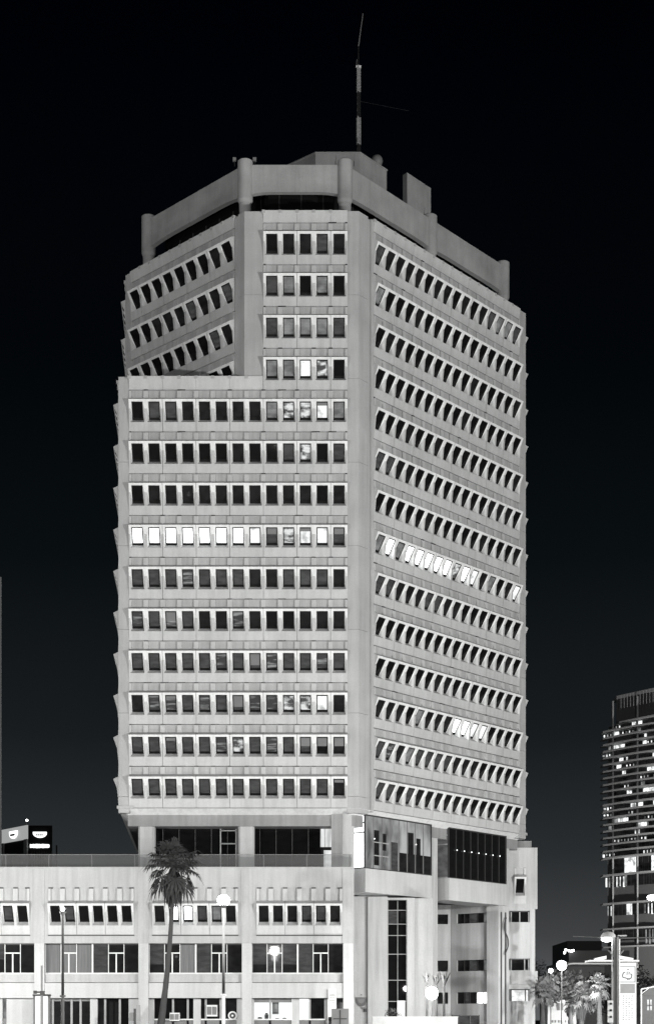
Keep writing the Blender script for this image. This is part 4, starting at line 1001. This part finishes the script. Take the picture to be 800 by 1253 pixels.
bush(672, 1218, 152, 1.2, 300, 'rounded floodlit shrub behind the palm nearest the annex', m='leaf2')
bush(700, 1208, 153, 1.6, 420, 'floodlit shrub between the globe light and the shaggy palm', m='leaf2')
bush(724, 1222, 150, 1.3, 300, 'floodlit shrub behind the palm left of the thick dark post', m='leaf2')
tree(667, 1172, 210, 3.2, 1500, 'dark tree just right of the annex wall')
tree(733, 1188, 190, 3.4, 1500, 'dark tree behind the bus shelter roof')
tree(786, 1176, 180, 4.0, 2200, 'dark tree right of the lit totem')
tree(806, 1190, 190, 3.6, 1600, 'dark tree at the right edge of the picture')
# white lit house
hs = thing('white_house', 'small floodlit white building behind the palms', 'house', (wx(688,158),158,0))
def hp(mb, name, r_=hs): o = mb.build(name); keep(o, r_); return o
b = MB(); b.box(wx(670,158),wx(705,158),158,164,0,wz(1220,158),'white'); hp(b, 'wall')
b = MB(); x0, x1 = wx(669,158),wx(706,158); z = wz(1220,158); b.hexa([(x0,157.8,z),(x1,157.8,z),(x1,164.2,z),(x0,164.2,z),(x0+.5,160.5,z+.9),(x1-.5,160.5,z+.9),(x1-.5,161.5,z+.9),(x0+.5,161.5,z+.9)], 'grey'); hp(b, 'roof')
for (a, c_, ya, yb) in ((681,689,1228,1237),(674.5,680,1249,1252),(682.5,687,1249,1252),(690.5,696,1249,1252)):
    b = MB(); b.box(wx(a,158),wx(c_,158),157.9,158.02,wz(yb,158),wz(ya,158),'mid'); b.box(wx((a+c_)/2,158)-.04,wx((a+c_)/2,158)+.04,157.85,157.9,wz(yb,158),wz(ya,158),'white'); hp(b, 'window')
h2 = thing('grey_house', 'small grey house with one lit window at the lower right corner', 'house', (wx(795,165),165,0))
b = MB(); b.prism([(wx(785,165),165),(wx(815,165),165),(wx(815,165),172),(wx(785,165),172)],0,wz(1219,165),'mid')
z = wz(1219,165); zr = wz(1206,165); xl, xr = wx(784,165), wx(816,165); b.hexa([(xl,164.8,z),(xr,164.8,z),(xr,172.2,z),(xl,172.2,z),((xl+xr)/2-.1,164.9,zr),((xl+xr)/2+.1,164.9,zr),((xl+xr)/2+.1,172,zr),((xl+xr)/2-.1,172,zr)],'mid'); hp(b, 'wall', h2)
b = MB(); b.box(wx(791.5,165),wx(797,165),164.85,164.95,wz(1237,165),wz(1224,165),'w'); b.box(wx(794,165)-.05,wx(794,165)+.05,164.7,164.84,wz(1237,165),wz(1224,165),'mid'); b.box(wx(791.5,165),wx(797,165),164.7,164.83,wz(1231,165)-.05,wz(1231,165)+.05,'mid'); hp(b, 'window', h2)
t = thing('awning_frame', 'thin white frame with a sloping top bar in front of the grey house', 'frame', (wx(784.5,120),120,.13)); b = MB(); zq = wz(1211,120)-.13
b.cyl((0,0,0),(0,0,zq),.05,.05,'white',8); b.cyl((0,0,zq),(1.9,0,zq+.35),.05,.05,'white',8); b.cyl((0,0,zq-.35),(.6,0,zq+.1),.03,.03,'white',6); b.build('bar', t)
h3 = thing('low_block', 'low dark flat roofed block behind the shelter, with a few lights along its eave', 'building', (wx(718,300),300,0))
b = MB(); b.box(wx(694,300),wx(736,300),300,320,0,wz(1152,300),'frame'); b.box(wx(688,300),wx(760,300),292,299.5,0,wz(1166,300),'dark'); hp(b, 'wall', h3)
b = MB()
for (a, y) in ((690.5,1166.5),(692,1163),(696,1164),(699,1164.5),(701,1163.8)): b.ball((wx(a,291),291,wz(y,291)),.2,'bulb2',8,6)
hp(b, 'eave_light', h3)
h4 = thing('low_block', 'pale roofed hall low behind the floodlit palms', 'building', (wx(715,260),260,0))
b = MB(); b.box(wx(692,260),wx(742,260),262,280,0,wz(1182,260),'mid'); hp(b, 'wall', h4); b = MB(); b.box(wx(690,260),wx(744,260),260,281,wz(1182,260),wz(1178,260),'grey'); hp(b, 'roof', h4)

# ------------------------------------------------------------------ lights
def lamp(name, loc, power, r=.4):
    l = bpy.data.lights.new(name, 'POINT'); l.energy = power; l.shadow_soft_size = r; l.color = (1,.99,.97)
    o = bpy.data.objects.new(name, l); COL.objects.link(o); o.location = loc; return o
KP = 1.0
lamp('street_and_fill_light', (-44, 50, 14), 110000*KP, 1.0)
lamp('street_and_fill_light', (72, 58, 14), 275000*KP, 1.2)
lamp('street_and_fill_light', (3, -10, 20), 108000*KP, 1.5)
lamp('street_and_fill_light', (-31, 113, 4.5), 9000*KP, .4)
lamp('street_and_fill_light', (34, 106, 6), 3000*KP, .4)
lamp('street_and_fill_light', (78, 345, 10), 90000*KP, 1)  # unseen fill lamp, added to brighten the distant tower's slabs
k = at(273.5,1103,88); lamp('street_and_fill_light', (k.x, k.y+.1, k.z+.9), 11000*KP, .35)
k = at(528,1216,Yg); lamp('globe_bulb', (k.x-1.0, k.y-.2, k.z+.75), 1700*KP, .2)
k = at(687,1182,Yg2); lamp('globe_bulb', (k.x, k.y-1.5, k.z-.3), 1800*KP, .3)
for (lx, ly, tx, ty, tz, pw) in ((24, 124, 19.5, 147, 4.0, 22000), (20.5, 128, 23.5, 143, 3.5, 16000)):  # unseen spots added to brighten the palms and shrubs
    sl = bpy.data.lights.new('palm_fill_spot', 'SPOT'); sl.energy = pw; sl.spot_size = radians(34); sl.spot_blend = .6; sl.shadow_soft_size = .2
    so_ = bpy.data.objects.new('palm_fill_spot', sl); COL.objects.link(so_); so_.location = (lx, ly, .8); so_.rotation_euler = (Vector((tx,ty,tz))-Vector((lx,ly,.8))).to_track_quat('-Z','Y').to_euler()
k = at(797,1099,Yg3); lamp('street_and_fill_light', (k.x, k.y, k.z-.5), 3000*KP, .3)
k = at(767,1200,70); lamp('street_and_fill_light', (k.x+8, 62, 8), 900*KP, .3)
su = bpy.data.lights.new('fill_sun', 'SUN'); su.energy = .04; su.angle = radians(2); su.color = (1,.98,.95)  # weak directional fill added for the fronts, no visible source
so = bpy.data.objects.new('fill_sun', su); COL.objects.link(so); so.rotation_euler = (radians(58), 0, radians(-18))

# ------------------------------------------------------------------ sky: night, glow of the city towards the horizon
w = bpy.data.worlds.new('World'); sc.world = w; w.use_nodes = True; nt = w.node_tree
bg = nt.nodes['Background']; tc = N(nt, 'ShaderNodeTexCoord'); sx = N(nt, 'ShaderNodeSeparateXYZ'); nt.links.new(tc.outputs['Generated'], sx.inputs[0])
cr = N(nt, 'ShaderNodeValToRGB'); nt.links.new(sx.outputs['Z'], cr.inputs[0])
el = cr.color_ramp.elements
stops = [(0.0,(.105,.11,.115)),(.05,(.047,.05,.053)),(.10,(.022,.025,.027)),(.17,(.0088,.011,.0125)),(.27,(.0028,.0044,.0053)),(.38,(.0009,.0016,.0024)),(.52,(.0002,.0004,.0012)),(1,(.0001,.0003,.0009))]
el[0].position = 0; el[0].color = (*stops[0][1],1); el[1].position = 1; el[1].color = (*stops[-1][1],1)
for p, c_ in stops[1:-1]: e_ = el.new(p); e_.color = (*c_,1)
no = N(nt, 'ShaderNodeTexNoise'); no.inputs['Scale'].default_value = 3.5; no.inputs['Detail'].default_value = 5; nt.links.new(tc.outputs['Generated'], no.inputs['Vector'])
mr = N(nt, 'ShaderNodeMapRange'); mr.inputs['To Min'].default_value = .72; mr.inputs['To Max'].default_value = 1.25; nt.links.new(no.outputs['Fac'], mr.inputs['Value'])
mx = N(nt, 'ShaderNodeMix', data_type='RGBA', blend_type='MULTIPLY'); mx.inputs[0].default_value = 1; nt.links.new(cr.outputs[0], mx.inputs[6]); nt.links.new(mr.outputs[0], mx.inputs[7])
nt.links.new(mx.outputs[2], bg.inputs['Color']); bg.inputs['Strength'].default_value = 1

# ------------------------------------------------------------------ camera
cam = bpy.data.cameras.new('Camera'); co = bpy.data.objects.new('Camera', cam); COL.objects.link(co); sc.camera = co
co.location = (0, 0, CH); co.rotation_euler = (radians(90), 0, 0)
cam.sensor_fit = 'HORIZONTAL'; cam.sensor_width = 36; cam.lens = 36*F/800
cam.shift_y = (HY-626.5)/800; cam.clip_end = 5000; cam.clip_start = .5
sc.view_settings.view_transform = 'Standard'; sc.view_settings.look = 'None'; sc.view_settings.exposure = .12; sc.view_settings.gamma = 1
sc.cycles.max_bounces = 5; sc.cycles.sample_clamp_indirect = 4
